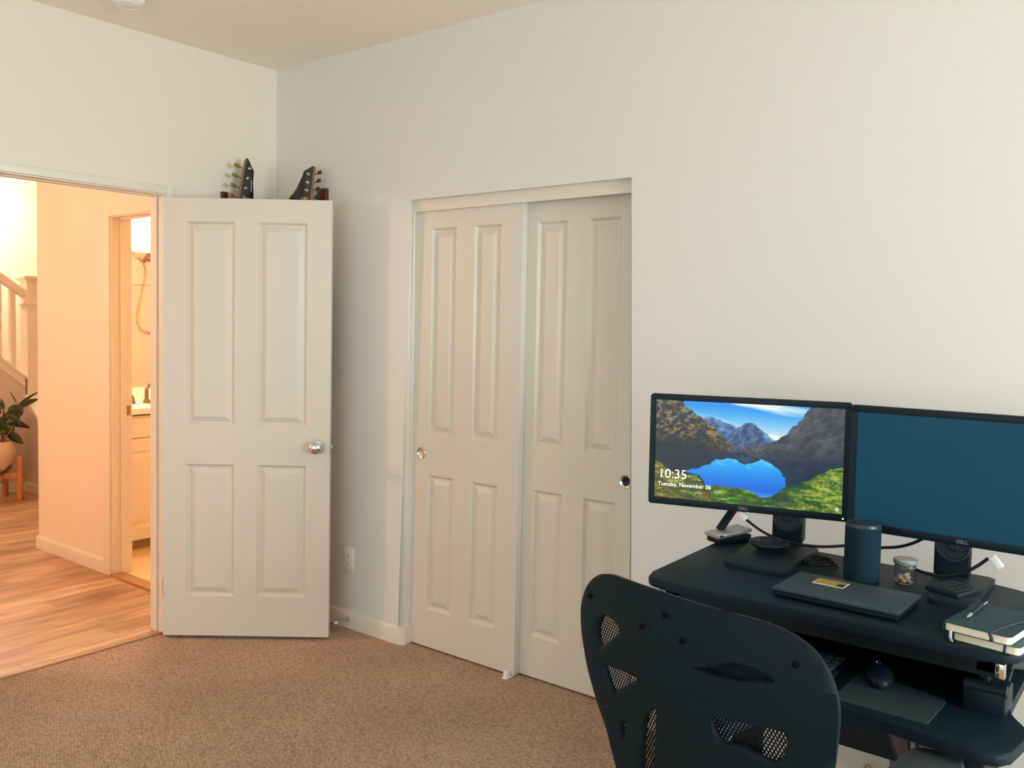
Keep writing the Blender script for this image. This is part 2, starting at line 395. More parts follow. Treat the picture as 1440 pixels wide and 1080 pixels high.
b = MB(); bboard(b, (0, YB), (XR, YB), (0, 1)); struct('baseboard_back', b, M['trim'], smooth=30)

# casing and jamb of the doorway (room side and hall side)
b = MB()
for x0, x1 in ((0, .016), (-.131, -.115)):
    b.box(x0, x1, DY1 - .012, DY1 + .029, 0, DZ + .024, .004); b.box(x0, x1, DY0 - .029, DY0 + .012, 0, DZ + .024, .004)
    b.box(x0, x1, DY0 + .012, DY1 - .012, DZ - .013, DZ + .024, .004)
struct('trim_1', b, M['trim'], smooth=30)
b = MB()
b.box(-.118, .004, DY1 - .018, DY1 + .012, 0, DZ); b.box(-.118, .004, DY0 - .012, DY0 + .018, 0, DZ); b.box(-.118, .004, DY0 + .018, DY1 - .018, DZ - .018, DZ + .002)
b.box(-.085, -.05, DY1 - .026, DY1 - .018, 0, DZ - .018); b.box(-.085, -.05, DY0 + .018, DY0 + .026, 0, DZ - .018); b.box(-.085, -.05, DY0 + .026, DY1 - .026, DZ - .022, DZ - .018)
struct('trim_2', b, M['trim'], smooth=30)
# header board over the sliding doors
b = MB(); b.box(OX0, OX1, .028, .040, 2.001, OZ); struct('trim_3', b, M['trim'], smooth=0)
b = MB(); b.box(OX0, OX0 + .012, .030, .115, 0, OZ - .077); struct('trim_4', b, M['trim'], smooth=0)
# metal carpet edge under the doorway
b = MB(); b.box(-.012, .006, DY0 + .018, DY1 - .018, 0, .006, .002); struct('trim_5', b, M['threshold'])

# ------------------------------------------------------------------ panelled doors
def panel_door(mb, w, h, t, panels, z0=0.0):
    """front face at y=0 looking to -y, slab back to y=t; raised panels"""
    xs = sorted({0, w, *[p[0] for p in panels], *[p[1] for p in panels]})
    zs = sorted({0, h, *[p[2] for p in panels], *[p[3] for p in panels]})
    bm = mb.bm; V = {}
    def v(x, y, z):
        k = (round(x, 5), round(y, 5), round(z, 5))
        if k not in V: V[k] = bm.verts.new((x, y, z + z0))
        return V[k]
    for x0, x1 in zip(xs, xs[1:]):
        for c0, c1 in zip(zs, zs[1:]):
            if any(p[0] <= x0 and x1 <= p[1] and p[2] <= c0 and c1 <= p[3] for p in panels): continue
            bm.faces.new((v(x0, 0, c0), v(x1, 0, c0), v(x1, 0, c1), v(x0, 0, c1)))
    for x0, x1, c0, c1 in panels:
        rings = [(0, 0), (.003, .003), (.011, .0125), (.017, .0130), (.042, .0020)]
        R = [[v(x0 + d, y, c0 + d), v(x1 - d, y, c0 + d), v(x1 - d, y, c1 - d), v(x0 + d, y, c1 - d)] for d, y in rings]
        for A, B in zip(R, R[1:]):
            for i in range(4): bm.faces.new((A[i], A[(i + 1) % 4], B[(i + 1) % 4], B[i]))
        bm.faces.new(R[-1])
    # back and edges
    bm.faces.new((v(0, t, 0), v(0, t, h), v(w, t, h), v(w, t, 0)))
    for c0, c1 in zip(zs, zs[1:]):
        bm.faces.new((v(0, 0, c0), v(0, 0, c1), v(0, t, h) if c1 == h else v(0, t, c1), v(0, t, c0)))
        bm.faces.new((v(w, 0, c0), v(w, t, c0), v(w, t, c1), v(w, 0, c1)))
    for x0, x1 in zip(xs, xs[1:]):
        bm.faces.new((v(x0, 0, 0), v(x0, t, 0), v(x1, t, 0), v(x1, 0, 0)))
        bm.faces.new((v(x0, 0, h), v(x1, 0, h), v(x1, t, h), v(x0, t, h)))

# hinged door standing open
DANG = math.radians(38.95)
P = [(.106, .330, .188, .808), (.434, .662, .188, .808), (.106, .330, .988, 1.928), (.434, .662, .988, 1.928)]
b = MB(); panel_door(b, .772, 2.034, .035, P)
d1 = struct('door_1', b, M['door_hinged'], smooth=0); d1.location = (.061, -.674, .016); d1.rotation_euler = (0, 0, DANG)
b = MB()
b.lathe([(0, 0), (.033, 0), (.034, .004), (.030, .010), (.016, .014), (.0125, .022), (.0125, .030), (.018, .036), (.0265, .044), (.0285, .053), (.026, .062), (.017, .069), (.009, .0715), (0, .072)], 40, rotx(PI / 2))
k = obj('door_knob', b, M['chrome'], d1); k.location = (.715, 0, .898); k['label'] = 'round polished nickel door knob'
b = MB(); b.lathe([(0, 0), (.033, 0), (.034, .004), (.030, .010), (.016, .014), (.0125, .022), (.0125, .030), (.018, .036), (.0265, .044), (.0285, .053), (.026, .062), (.017, .069), (0, .072)], 32, rotx(-PI / 2))
k = obj('door_knob', b, M['chrome'], d1); k.location = (.715, .035, .898)
b = MB(); b.box(.7718, .7735, .005, .030, .868, .928, .0005); b.prism([(.7735, .010), (.782, .016), (.7735, .026)], .888, .908); obj('latch_plate', b, M['satin'], d1)
for z in (.22, 1.02, 1.82):
    b = MB(); b.tube([(-.008, .036, z - .045), (-.008, .036, z + .045)], .006, 10); b.box(-.006, .0, .006, .034, z - .044, z + .044); obj('hinge', b, M['satin'], d1)

# sliding closet doors
def finger_pull(parent, x, z, dish, rim=.0275):
    b = MB(); b.lathe([(.0160, .0004), (.0225, .0036), (.0250, .0046), (.0268, .0034), (rim, .0006), (rim, -.001)], 40, rotx(PI / 2), cap=False)
    o = obj('finger_pull', b, M['chrome'], parent); o.location = (x, 0, z)
    b = MB(); b.lathe([(0, .0005), (.0172, .0010), (.0185, .0017)], 40, rotx(PI / 2), cap=False); obj('dish', b, dish, o)
PH = [(.108, .258, .174, .797), (.362, .510, .174, .797), (.108, .258, .981, 1.914), (.362, .510, .981, 1.914)]
b = MB(); panel_door(b, .621, 2.03, .036, PH)
d2 = struct('door_2', b, M['door'], smooth=0); d2.location = (.9645, .043, .009)
finger_pull(d2, .063, .893, M['chrome'])
b = MB(); panel_door(b, .622, 2.03, .034, [(.107, .255, .174, .797), (.360, .506, .174, .797), (.107, .255, .981, 1.914), (.360, .506, .981, 1.914)])
d3 = struct('door_3', b, M['door'], smooth=0); d3.location = (1.531, .0805, .009)
finger_pull(d3, .555, .888, M['cupreflect'])
b = MB(); b.box(1.556, 1.574, .006, .032, 0, .030, .002); b.box(1.553, 1.578, .000, .075, 0, .0045, .001)
tag(obj('door_guide', b, M['white']), 'small white plastic floor guide under the sliding closet doors', 'door guide')

# ------------------------------------------------------------------ small things on the walls and ceiling
t = thing('wall_outlet', 'white duplex power outlet low on the wall beside the closet', 'outlet', (.591, 0, .337))
b = MB(); b.box(-.036, .036, -.006, 0, -.058, .058, .0025); obj('cover_plate', b, M['plate'], t)
for z in (-.021, .021):
    b = MB(); b.prism(rrect(-.0165, .0165, -.0145, .0145, .008), .006, .0085, mtx=rotx(PI / 2, (0, 0, z))); s = obj('socket', b, M['plate'], t)
    q = MB(); q.box(-.008, -.006, -.0088, -.0080, z - .003, z + .007); q.box(.006, .008, -.0088, -.0080, z - .003, z + .007); q.lathe([(0, .0080), (.0024, .0080), (.0024, .0088), (0, .0088)], 12, rotx(PI / 2, (0, 0, z - .008))); obj('slot', q, M['dark'], s)
b = MB(); b.lathe([(0, .006), (.003, .006), (.0025, .0075), (0, .0078)], 12, rotx(PI / 2)); obj('screw', b, M['satin'], t)

t = thing('door_stop', 'spring door stop with white tip sticking out of the baseboard', 'door stop', (.602, -.013, .046))
b = MB(); b.lathe([(0, 0), (.011, 0), (.010, .004), (.006, .007), (0, .007)], 16, rotx(PI / 2)); obj('base', b, M['satin'], t)
b = MB(); pts = [(.0042 * math.cos(k * .9), -.006 - .00055 * k, .0042 * math.sin(k * .9)) for k in range(120)]; b.tube(pts, .0011, 5); obj('spring', b, M['satin'], t)
b = MB(); b.lathe([(0, .070), (.0070, .070), (.0078, .075), (.0070, .086), (.003, .0885), (0, .0885)], 16, rotx(PI / 2)); obj('tip', b, M['white'], t)

b = MB(); b.lathe([(0, 0), (.064, 0), (.066, -.010), (.060, -.028), (.045, -.036), (0, -.037)], 40)
t = thing('smoke_detector', 'round white smoke detector on the ceiling', 'smoke detector', (.375, -1.012, H)); obj('housing', b, M['white'], t)
b = MB(); b.lathe([(.048, -.0345), (.050, -.037), (.052, -.0335)], 40, cap=False); obj('vent_ring', b, M['plate'], t)

# ------------------------------------------------------------------ guitars hanging behind the door
def guitar(label, loc, rz, face, pegside, top_pts, pegs, pegmat, plen):
    """local frame: x across, y = towards the wall, z up; face looks to -y; nut at z=0"""
    g = thing('electric_guitar', label, 'guitar', loc, rz)
    hs = MB(); hs.prism(top_pts, -.006, .006, .0012, mtx=rotx(PI / 2)); obj('headstock', hs, [M['guitarblack'] if face == 'black' else M['flame']], g)
    # light binding strip on the peg edge
    e0, e1 = pegside
    bi = MB(); bi.tube([(e0[0], -.0045, e0[1]), (e1[0], -.0045, e1[1])], .0028, 6); bi.tube([(e0[0], .0045, e0[1]), (e1[0], .0045, e1[1])], .0028, 6); obj('binding', bi, M['binding'], g)
    sgn = -1 if e0[0] < 0 else 1
    for k in range(pegs):
        f = (k + .35 + (4 - pegs)) / 4.2; x = e0[0] + (e1[0] - e0[0]) * f; z = e0[1] + (e1[1] - e0[1]) * f
        p = MB(); p.lathe([(0, .006), (.0068, .006), (.0068, .0085), (.0042, .009), (.0042, .020), (0, .0204)], 12, rotx(PI / 2, (x - sgn * .026, 0, z))); po = obj('tuning_post', p, M['chrome'], g)
        p = MB(); p.tube([(x, .012, z), (x + sgn * .020 * plen, .012, z + .005)], .0030, 8)
        p.prism(rrect(-.015 * plen, .015 * plen, -.0085, .0085, .005), -.003, .003, .001, mtx=Matrix.Translation((x + sgn * (.020 + .014 * plen) * (1 if plen == 1 else .8), .012, z + .008)) @ Matrix.Rotation(-sgn * .35, 4, 'Y') @ Matrix.Rotation(PI / 2, 4, 'X'))
        obj('tuning_peg', p, pegmat, g)
    nk = MB(); nk.prism([(-.022, -.66), (.022, -.66), (.021, 0), (-.021, 0)], -.006, .014, .003, mtx=rotx(PI / 2) @ Matrix.Rotation(0, 4, 'X')); obj('neck', nk, M['neck'], g)
    bo = MB(); out = [(-.03, -.50), (-.085, -.42), (-.115, -.45), (-.085, -.60), (-.125, -.78), (-.08, -.88), (0, -.90), (.08, -.88), (.125, -.78), (.085, -.60), (.115, -.46), (.08, -.46), (.03, -.52)]
    bo.prism(roundpoly(out, .05, 5), -.034, .006, .006, mtx=rotx(PI / 2)); obj('body', bo, M['guitarblack'], g)
    return g
hsA = [(-.050, -.02), (.036, -.02), (.036, .030), (.033, .075), (.036, .120), (.040, .136), (.022, .158), (.010, .184), (.004, .193), (-.003, .193), (-.009, .180)]
g1 = guitar('black pointed guitar headstock with row of pegs above the open door, on left wall', (.088, -.243, 2.098), PI / 2, 'black', ((-.050, -.02), (-.007, .186)), hsA, 4, M['tuner'], 1.0)
b = MB(); b.box(.021, .0225, -.0072, -.0062, .030, .090); o = obj('headstock_mark', b, M['plate'], g1)
hsB = [(-.100, -.004), (-.040, -.02), (.034, -.02), (.055, .145), (.045, .148), (-.006, .128), (-.016, .10), (-.050, .046), (-.072, .018)]
g2 = guitar('smaller flamed dark guitar headstock above the door beside the mahogany block, on closet wall', (.350, -.090, 2.100), math.radians(14), 'flame', ((.034, -.02), (.054, .143)), hsB, 4, M['pen'], .7)
def hanger(label, loc, rz, dx, dist, hw=.022, yz=-.008):
    t = thing('guitar_hanger', label, 'wall hanger', loc, rz)
    b = MB(); b.box(-hw, hw, -.022, 0, -.055, .052, .004); obj('wood_block', b, M['mahogany'], t)
    b = MB(); b.tube([(0, -.020, -.005), (0, -.045, -.006), (dx, -.055, yz)], .006, 8)
    for s in (-1, 1): b.tube([(dx, -.055, yz), (dx + s * .036, -dist + .03, yz), (dx + s * .036, -dist - .022, yz + .004)], .006, 8, smooth=1)
    obj('yoke', b, M['rubber'], t)
    return t
hanger('reddish wooden guitar hanger block on the left wall behind the black headstock', (0, -.317, 2.073), PI / 2, .074, .088, .016)
hanger('reddish mahogany hanger block on closet wall right of the flamed headstock', (.383, 0, 2.098), 0, -.033, .090, .034, -.034)
# ------------------------------------------------------------------ hall beyond the doorway
HY = -.315
b = MB()
b.box(-2.026, -1.100, HY, -.205, 0, H); b.box(-.305, -.115, HY, -.205, 0, H); b.box(-1.100, -.305, HY, -.205, 2.085, H)
struct('wall_hall', b, M['hall_wall'], smooth=0)
b = MB(); b.box(-2.026, -1.925, -.205, 1.9, 0, H); struct('wall_bath_vanity', b, M['hall_wall'], smooth=0)
b = MB(); b.box(-.17, -.115, -.205, 1.9, 0, H); struct('wall_bath_right', b, M['hall_wall'], smooth=0)
b = MB(); b.box(-1.925, -.17, 1.60, 1.66, 0, H); struct('wall_bath_shower', b, M['tile'], smooth=0)
b = MB(); b.box(-1.925, -.17, -.260, 1.60, 0, .004); struct('floor_bath', b, M['bathfloor'], smooth=0)
b = MB(); b.box(-1.083, -.321, -.335, -.255, 0, .012, .004); struct('trim_6', b, M['threshold'])
b = MB()
b.box(-1.166, -1.092, HY - .016, HY, 0, 2.112, .004); b.box(-.312, -.240, HY - .016, HY, 0, 2.112, .004); b.box(-1.092, -.312, HY - .016, HY, 2.072, 2.112, .004)
struct('trim_7', b, M['hall_wall'], smooth=30)
b = MB()
b.box(-1.101, -1.083, HY - .003, -.198, 0, 2.085); b.box(-.321, -.303, HY - .003, -.198, 0, 2.085); b.box(-1.083, -.321, HY - .003, -.198, 2.066, 2.086)
b.box(-1.083, -1.075, HY + .045, HY + .080, 0, 2.066); b.box(-1.075, -.333, HY + .045, HY + .080, 2.058, 2.066)
j = struct('trim_8', b, M['hall_wall'], smooth=30)
b = MB(); b.box(-1.0755, -1.0735, HY + .080, HY + .104, .93, .985); obj('strike_plate', b, M['bronze'], j)
b = MB(); bboard(b, (-2.039, HY), (-1.167, HY), (0, -1)); b.box(-2.039, -2.026, HY, .3, 0, .075); struct('baseboard_hall', b, M['trim'], smooth=30)
# stair side of the hall
SX = -4.05
b = MB()
def zcap(y): return 1.140 - .815 * (y - .257)
a = [b.bm.verts.new((SX, y, z)) for y, z in ((-1.6, 0), (.47, 0), (.47, zcap(.47)), (-1.6, zcap(-1.6)))]
c = [b.bm.verts.new((SX - .11, v.co.y, v.co.z)) for v in a]
b.bm.faces.new(a); b.bm.faces.new(c[::-1])
for i in range(4): b.bm.faces.new((a[i], a[(i + 1) % 4], c[(i + 1) % 4], c[i]))
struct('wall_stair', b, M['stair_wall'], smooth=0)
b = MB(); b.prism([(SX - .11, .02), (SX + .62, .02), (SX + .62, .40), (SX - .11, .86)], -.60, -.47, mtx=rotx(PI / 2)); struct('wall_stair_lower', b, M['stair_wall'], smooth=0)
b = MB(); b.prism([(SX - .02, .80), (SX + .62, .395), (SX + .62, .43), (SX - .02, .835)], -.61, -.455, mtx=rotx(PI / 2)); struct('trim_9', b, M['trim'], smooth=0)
b = MB(); bboard(b, (SX, -1.6), (SX, .457), (1, 0)); bboard(b, (SX + .013, .47), (SX + .62, .47), (0, -1)); struct('baseboard_stair', b, M['trim'], smooth=30)
b = MB(); b.box(-5.4, -5.3, -2.9, 1.9, 0, H); struct('wall_hall_far', b, M['hall_wall'], smooth=0)
b = MB(); b.box(-5.4, -.115, -2.95, -2.9, 0, H); struct('wall_hall_front', b, M['hall_wall'], smooth=0)
b = MB(); b.box(-5.4, -2.035, 1.85, 1.9, 0, H); struct('wall_hall_end', b, M['hall_wall'], smooth=0)

t = thing('stair_railing', 'white stair railing with flat balusters and capped newel post in the hall', 'railing', (SX - .055, .4, 0))
def sl(y0, y1, dz0, dz1, x0, x1, f):     # a bar that follows the stair slope
    mb = MB(); V = []
    for y in (y0, y1):
        for x in (x0, x1):
            for dz in (dz0, dz1): V.append(mb.bm.verts.new((x, y, f(y) + dz)))
    for q in ((0, 1, 3, 2), (4, 6, 7, 5), (0, 4, 5, 1), (2, 3, 7, 6), (0, 2, 6, 4), (1, 5, 7, 3)): mb.bm.faces.new([V[i] for i in q])
    return mb
zr = lambda y: 1.868 - .70 * (y - .271)
obj('handrail', sl(-1.55, .50, -.070, 0, SX - .09, SX - .01, zr), M['trim'], t, smooth=0, world=True)
obj('cap_board', sl(-1.6, .50, 0, .022, SX - .125, SX + .022, zcap), M['trim'], t, smooth=0, world=True)
obj('skirt_board', sl(-1.6, .468, -.075, 0, SX, SX + .010, zcap), M['trim'], t, smooth=0, world=True)
for k in range(9):
    y = .39 - .112 * k
    b = MB(); b.box(SX - .075, SX - .030, y - .02, y + .02, zcap(y) + .015, zr(y) - .05); obj('baluster', b, M['trim'], t, smooth=0, world=True)
b = MB(); b.box(SX - .115, SX + .015, .485, .615, zcap(.5) - .3, 1.80)
b.box(SX - .135, SX + .035, .465, .635, 1.795, 1.815, .004); b.box(SX - .150, SX + .050, .450, .650, 1.812, 1.840, .006); b.box(SX - .130, SX + .03, .470, .630, 1.59, 1.612, .004)
obj('newel_post', b, M['trim'], t, smooth=30, world=True)

# plant on its stand
cx, cy = -3.79, .120
t = thing('plant_stand', 'low wooden plant stand with four legs on the hall floor', 'plant stand', (cx, cy, 0))
for k in range(4):
    a = PI / 4 + k * PI / 2; x, y = .192 * math.cos(a), .192 * math.sin(a)
    b = MB(); b.box(-.018, .018, -.018, .018, 0, .362, .003, mtx=rotz(a, (x, y, 0))); obj('leg', b, M['standwood'], t)
for k in range(2):
    b = MB(); b.box(-.174, .174, -.016, .016, .180, .225, .002, mtx=rotz(PI / 4 + k * PI / 2)); obj('cross_bar', b, M['standwood'], t)
t = thing('potted_plant', 'leafy dark green plant in a pale weathered round pot on the wooden stand', 'plant', (cx, cy, .2256))
b = MB(); b.lathe([(0, 0), (.08, 0), (.125, .045), (.149, .12), (.149, .17), (.135, .225), (.122, .258), (.113, .258), (.122, .235), (.122, .228), (0, .228)], 36); obj('pot', b, M['terracotta'], t)
b = MB(); b.lathe([(0, .229), (.121, .229), (.08, .240), (0, .245)], 24); obj('soil', b, M['soil'], t)
def at(a_, b_, dx): return (dx, .174 + (a_ - 5) * .0056 - cy, .49 - (b_ - 619) * .0058 - .2256)
for st in ([(5, 622, 0), (12, 600, .02), (20, 582, .03), (26, 571, .03)], [(4, 622, 0), (8, 600, -.02), (12, 582, -.03)], [(3, 622, .02), (6, 590, .03), (6, 570, .02)], [(4, 622, .03), (10, 610, .06), (17, 595, .07)], [(2, 622, -.03), (-3, 600, -.05), (-6, 580, -.05)]):
    b = MB(); b.tube([at(*q) for q in st], .006, 6, smooth=2); obj('stem', b, M['stem'], t)
def leaf(base, d, length, width, droop=0.15, roll=0.0):
    b = MB(); d = Vector(d).normalized(); side = d.cross(Vector((0, 0, 1)))
    if side.length < .2: side = Vector((1, 0, 0))
    side.normalize(); up = side.cross(d)
    side, up = side * math.cos(roll) + up * math.sin(roll), up * math.cos(roll) - side * math.sin(roll)
    n = 8; rows = []
    for i in range(n + 1):
        f = i / n; wd = width * (math.sin(PI * f ** .8) ** .8) * .5 + .001
        c = Vector(base) + d * length * f - Vector((0, 0, 1)) * droop * length * f * f
        rows.append([b.bm.verts.new(c + side * wd * s + up * (abs(s) * wd * .25)) for s in (-1, -.5, 0, .5, 1)])
    for A, B in zip(rows, rows[1:]):
        for k in range(4): b.bm.faces.new((A[k], A[k + 1], B[k + 1], B[k]))
    o = obj('leaf', b, M['leaf'], t, smooth=60)
    s = o.modifiers.new('thick', 'SOLIDIFY'); s.thickness = .002
for u0, v0, u1, v1, wd, rl in ((27, 571, 55, 553, .036, .8), (25, 574, 55, 564, .060, 1.1), (24, 569, 13, 551, .028, 1), (31, 574, 9, 576, .055, 1.1), (22, 572, 30, 585, .10, 1.3), (14, 578, 27, 594, .12, 1.3), (12, 586, 26, 602, .09, 1.2), (16, 593, 42, 605, .055, 1.0),
        (8, 608, 28, 625, .08, 1.2), (6, 585, 2, 604, .13, 1.3), (5, 575, -3, 565, .05, 1), (6, 570, -1, 560, .025, 1), (10, 592, -8, 612, .12, 1.2), (4, 600, 16, 613, .10, 1.3), (0, 590, -14, 600, .1, 1), (2, 576, -12, 578, .08, 1), (18, 583, 6, 596, .10, 1.2), (8, 598, 20, 606, .09, 1.3)):
    p0, p1 = Vector(at(u0, v0, rnd.uniform(.0, .05))), Vector(at(u1, v1, rnd.uniform(.02, .10)))
    leaf(p0, p1 - p0, (p1 - p0).length, wd, .0, rl)

# bathroom seen through the second doorway
t = thing('bathroom_vanity', 'cream bathroom vanity with white top seen through the far doorway', 'vanity', (-1.5, .4, 0))
b = MB(); b.box(-1.923, -1.518, -.203, 1.3, .10, .868); obj('body', b, M['cabinet'], t, smooth=0, world=True)
b = MB(); b.box(-1.923, -1.585, -.203, 1.3, .004, .10); obj('toe_kick', b, M['toekick'], t, smooth=0, world=True)
for k, (y0, y1) in enumerate(((-.16, .36), (.37, .80))):
    b = MB(); panel_door(b, y1 - y0, .655, .018, [(.075, y1 - y0 - .075, .08, .575)]); o = obj('door', b, M['cabinet'], t, smooth=0)
    o.location = (-.0, y0 - .4, .070); o.rotation_euler = (0, 0, PI / 2); o.location = (0.0, y0 - .4, .070)
    b = MB(); b.box(-1.518, -1.5, y0, y1, .730, .856, .003); obj('drawer', b, M['cabinet'], t, smooth=0, world=True)
b = MB(); b.box(-1.923, -1.488, -.203, 1.3, .880, .920, .005); b.box(-1.923, -1.903, -.203, 1.3, .92, 1.02); obj('countertop', b, M['counter'], t, world=True)
t = thing('bathroom_faucet', 'small chrome faucet on the white vanity top', 'faucet', (-1.80, .30, .9206))
b = MB(); b.lathe([(0, 0), (.026, 0), (.022, .02), (.014, .03), (.013, .10), (0, .105)], 16); b.tube([(0, 0, .085), (.04, 0, .13), (.09, 0, .13), (.11, 0, .10)], .010, 8, smooth=2); obj('spout', b, M['bronze'], t)
for s in (-1, 1):
    b = MB(); b.lathe([(0, 0), (.022, 0), (.016, .02), (.010, .045), (0, .05)], 12, Matrix.Translation((0, s * .10, 0))); b.tube([(0, s * .10, .045), (.05, s * .13, .06)], .006, 8); obj('handle', b, M['bronze'], t)
b = MB(); b.box(-1.925, -1.918, -.10, .90, 1.03, 1.95); tag(obj('bathroom_mirror', b, M['mirror'], smooth=0), 'wall mirror above the vanity reflecting the shower', 'mirror')
t = thing('vanity_light', 'glowing white square-shaded vanity light above the mirror', 'wall light', (-1.85, .325, 2.080))
b = MB(); b.prism(rrect(-.065, .065, -.085, .078, .03), -.108, .108, .01); obj('shade', b, M['lamp'], t)
b = MB(); b.box(-.074, -.060, -.05, .06, -.04, .04); obj('wall_plate', b, M['satin'], t)
t = thing('hand_shower', 'brushed hand shower with looping hose in the bathroom mirror', 'shower', (-.170, 1.16, 2.10))
b = MB(); b.tube([(0, .0, .0), (-.05, .02, -.02), (-.085, .115, -.103)], .012, 8, smooth=1); b.lathe([(0, 0), (.03, 0), (.03, .008), (0, .01)], 16, roty(-PI / 2)); obj('shower_arm', b, M['bronze'], t)
b = MB(); b.tube([(-.085, .115, -.103), (-.085, .145, -.075), (-.085, .180, -.025)], [.018, .022], 10); b.lathe([(0, 0), (.030, 0), (.034, .02), (.02, .04), (0, .042)], 20, Matrix.Translation((-.085, .190, -.075)) @ Matrix.Rotation(1.0, 4, 'X')); obj('shower_head', b, M['bronze'], t)
b = MB(); b.tube([(-.085, .120, -.11), (-.07, .150, -.18), (-.06, .140, -.28), (-.05, .09, -.50), (-.05, .075, -.62), (-.05, .11, -.72), (-.05, .24, -.745), (-.02, .30, -.73)], .0055, 8, smooth=3); obj('hose', b, M['bronze'], t)
b = MB(); b.tube([(-.085, .185, -.085), (-.085, .225, -.13), (-.07, .255, -.24)], .0055, 8, smooth=2); obj('hose_end', b, M['bronze'], t)
b = MB(); b.box(-.185, -.171, .75, 1.58, .45, 1.95); struct('wall_bath_tile', b, M['tile'], smooth=0)
b = MB(); b.box(-.208, -.1855, .9, 1.58, 1.795, 1.815, .006); tag(obj('shower_shelf', b, M['tile']), 'cream corner shelf behind the shower hose in the mirror', 'shelf')

# ------------------------------------------------------------------ the sit-stand desk
DT, TT = .860, .700     # upper deck, keyboard tray
t = thing('sit_stand_desk', 'black two-tier sit-stand desk holding two monitors in front of the wall', 'desk', (3.14, -.60, 0))
deck = roundpoly([(2.722, -.915), (3.572, -.915), (3.545, -.372), (2.705, -.335)], [.055, .08, .12, .06], 7)
b = MB(); b.prism(deck, DT - .024, DT, .007, seg=3); obj('desktop', b, M['blacksatin'], t, world=True)
b = MB(); b.box(2.76, 3.52, -.86, -.82, DT - .070, DT - .022); b.box(2.76, 3.52, -.42, -.38, DT - .070, DT - .022); b.box(2.76, 2.80, -.86, -.38, DT - .06, DT - .022); b.box(3.48, 3.52, -.86, -.38, DT - .06, DT - .022)
obj('deck_frame', b, M['blackmetal'], t, world=True)
tray = roundpoly([(2.735, -1.005), (3.30, -1.000), (3.560, -1.035), (3.585, -.87), (3.53, -.79), (3.53, -.45), (2.735, -.45)], .045, 5)
b = MB(); b.prism(tray, TT - .024, TT, .007, seg=3); obj('keyboard_tray', b, M['blacksatin'], t, world=True)
for x in (2.77, 3.475):
    b = MB(); b.box(x, x + .018, -.80, -.40, TT - .002, DT - .05, .004); obj('lift_arm', b, M['blackmetal'], t, world=True)
    b = MB()
    b.tube([(x + .036, -.78, TT + .012), (x + .036, -.50, DT - .06)], .010, 8); b.tube([(x + .05, -.50, TT + .012), (x + .05, -.78, DT - .06)], .010, 8); obj('scissor_strut', b, M['blackmetal'], t, world=True)
b = MB(); b.box(3.452, 3.532, -.835, -.74, TT - .004, TT + .052, .006); b.tube([(3.452, -.822, TT + .052), (3.532, -.822, TT + .052)], .014, 14); obj('lever_housing', b, M['black'], t, world=True)
b = MB(); b.box(3.520, 3.538, -.905, -.885, DT - .056, DT - .024, .003); o = obj('release_clip', b, M['chrome'], t, world=True); o['label'] = 'bright metal clip under the desk edge'
b = MB(); b.prism([(2.80, .44), (3.272, .44), (3.250, .50), (3.225, TT - .024), (2.80, TT - .024)], .592, .612, mtx=rotx(PI / 2)); obj('modesty_panel', b, M['blackmetal'], t, world=True)
b = MB(); b.box(3.395, 3.413, -.60, -.06, .03, TT - .022); obj('side_light_block', b, M['blackmetal'], t, world=True)  # panel added to block low light from the right under the desk
for x in (2.86, 3.42):
    b = MB(); b.box(x - .035, x + .035, -.56, -.50, .025, TT - .02, .005); obj('leg', b, M['blackmetal'], t, world=True)
    b = MB(); b.box(x - .035, x + .035, -.90, -.12, 0, .028, .006); obj('foot', b, M['blackmetal'], t, world=True)

b = MB(); b.box(2.742, 3.525, -.462, -.452, TT - .004, DT - .022); obj('back_panel', b, M['blackmetal'], t, world=True)

# monitors
def monitor_parts(root, lit):
    W, Hh, bz, bb = .565, .332, .018, .021
    f = MB()
    o = rrect(-W / 2, W / 2, 0, Hh, .008, 4); i = [(-W / 2 + bz, bb), (W / 2 - bz, bb), (W / 2 - bz, Hh - bz), (-W / 2 + bz, Hh - bz)]
    # bezel as four bars with a rounded outer shell behind
    f.prism([(-W / 2 + .006, 0), (W / 2 - .006, 0), (W / 2, .006), (W / 2, bb), (-W / 2, bb), (-W / 2, .006)], -.020, 0, .0012, mtx=rotx(PI / 2))
    f.prism([(-W / 2, Hh - bz), (W / 2, Hh - bz), (W / 2, Hh - .006), (W / 2 - .006, Hh), (-W / 2 + .006, Hh), (-W / 2, Hh - .006)], -.020, 0, .0012, mtx=rotx(PI / 2))
    f.box(-W / 2, -W / 2 + bz, 0, .020, bb, Hh - bz); f.box(W / 2 - bz, W / 2, 0, .020, bb, Hh - bz)
    obj('bezel', f, M['black'], root)
    s = MB(); s.box(-W / 2 + .004, W / 2 - .004, .018, .030, .004, Hh - .004, .004); s.box(-.16, .16, .028, .038, .12, .27, .006); s.box(-.05, .05, .036, .050, .14, .24, .003); obj('back_shell', s, M['black'], root)
    return W, Hh, bz, bb
def inpoly(p, P):
    x, y = p; r = False; j = len(P) - 1
    for i in range(len(P)):
        if (P[i][1] > y) != (P[j][1] > y) and x < (P[j][0] - P[i][0]) * (y - P[i][1]) / (P[j][1] - P[i][1]) + P[i][0]: r = not r
        j = i
    return r
def fbm(x, y, s, o=4): return noise.fractal(Vector((x * s, y * s, 3.7)), 1.0, 2.0, o)
def mixc(a, c, f): f = max(0, min(1, f)); return tuple(p + (q - p) * f for p, q in zip(a, c))
LM = [(-.1, 1.1), (.145, 1.1), (.155, .965), (.20, .90), (.27, .82), (.33, .745), (.39, .645), (.43, .585), (.46, .535), (.46, .50), (-.1, .50)]
CM = [(.27, .84), (.32, .845), (.37, .81), (.43, .78), (.47, .74), (.47, .5), (.27, .5)]
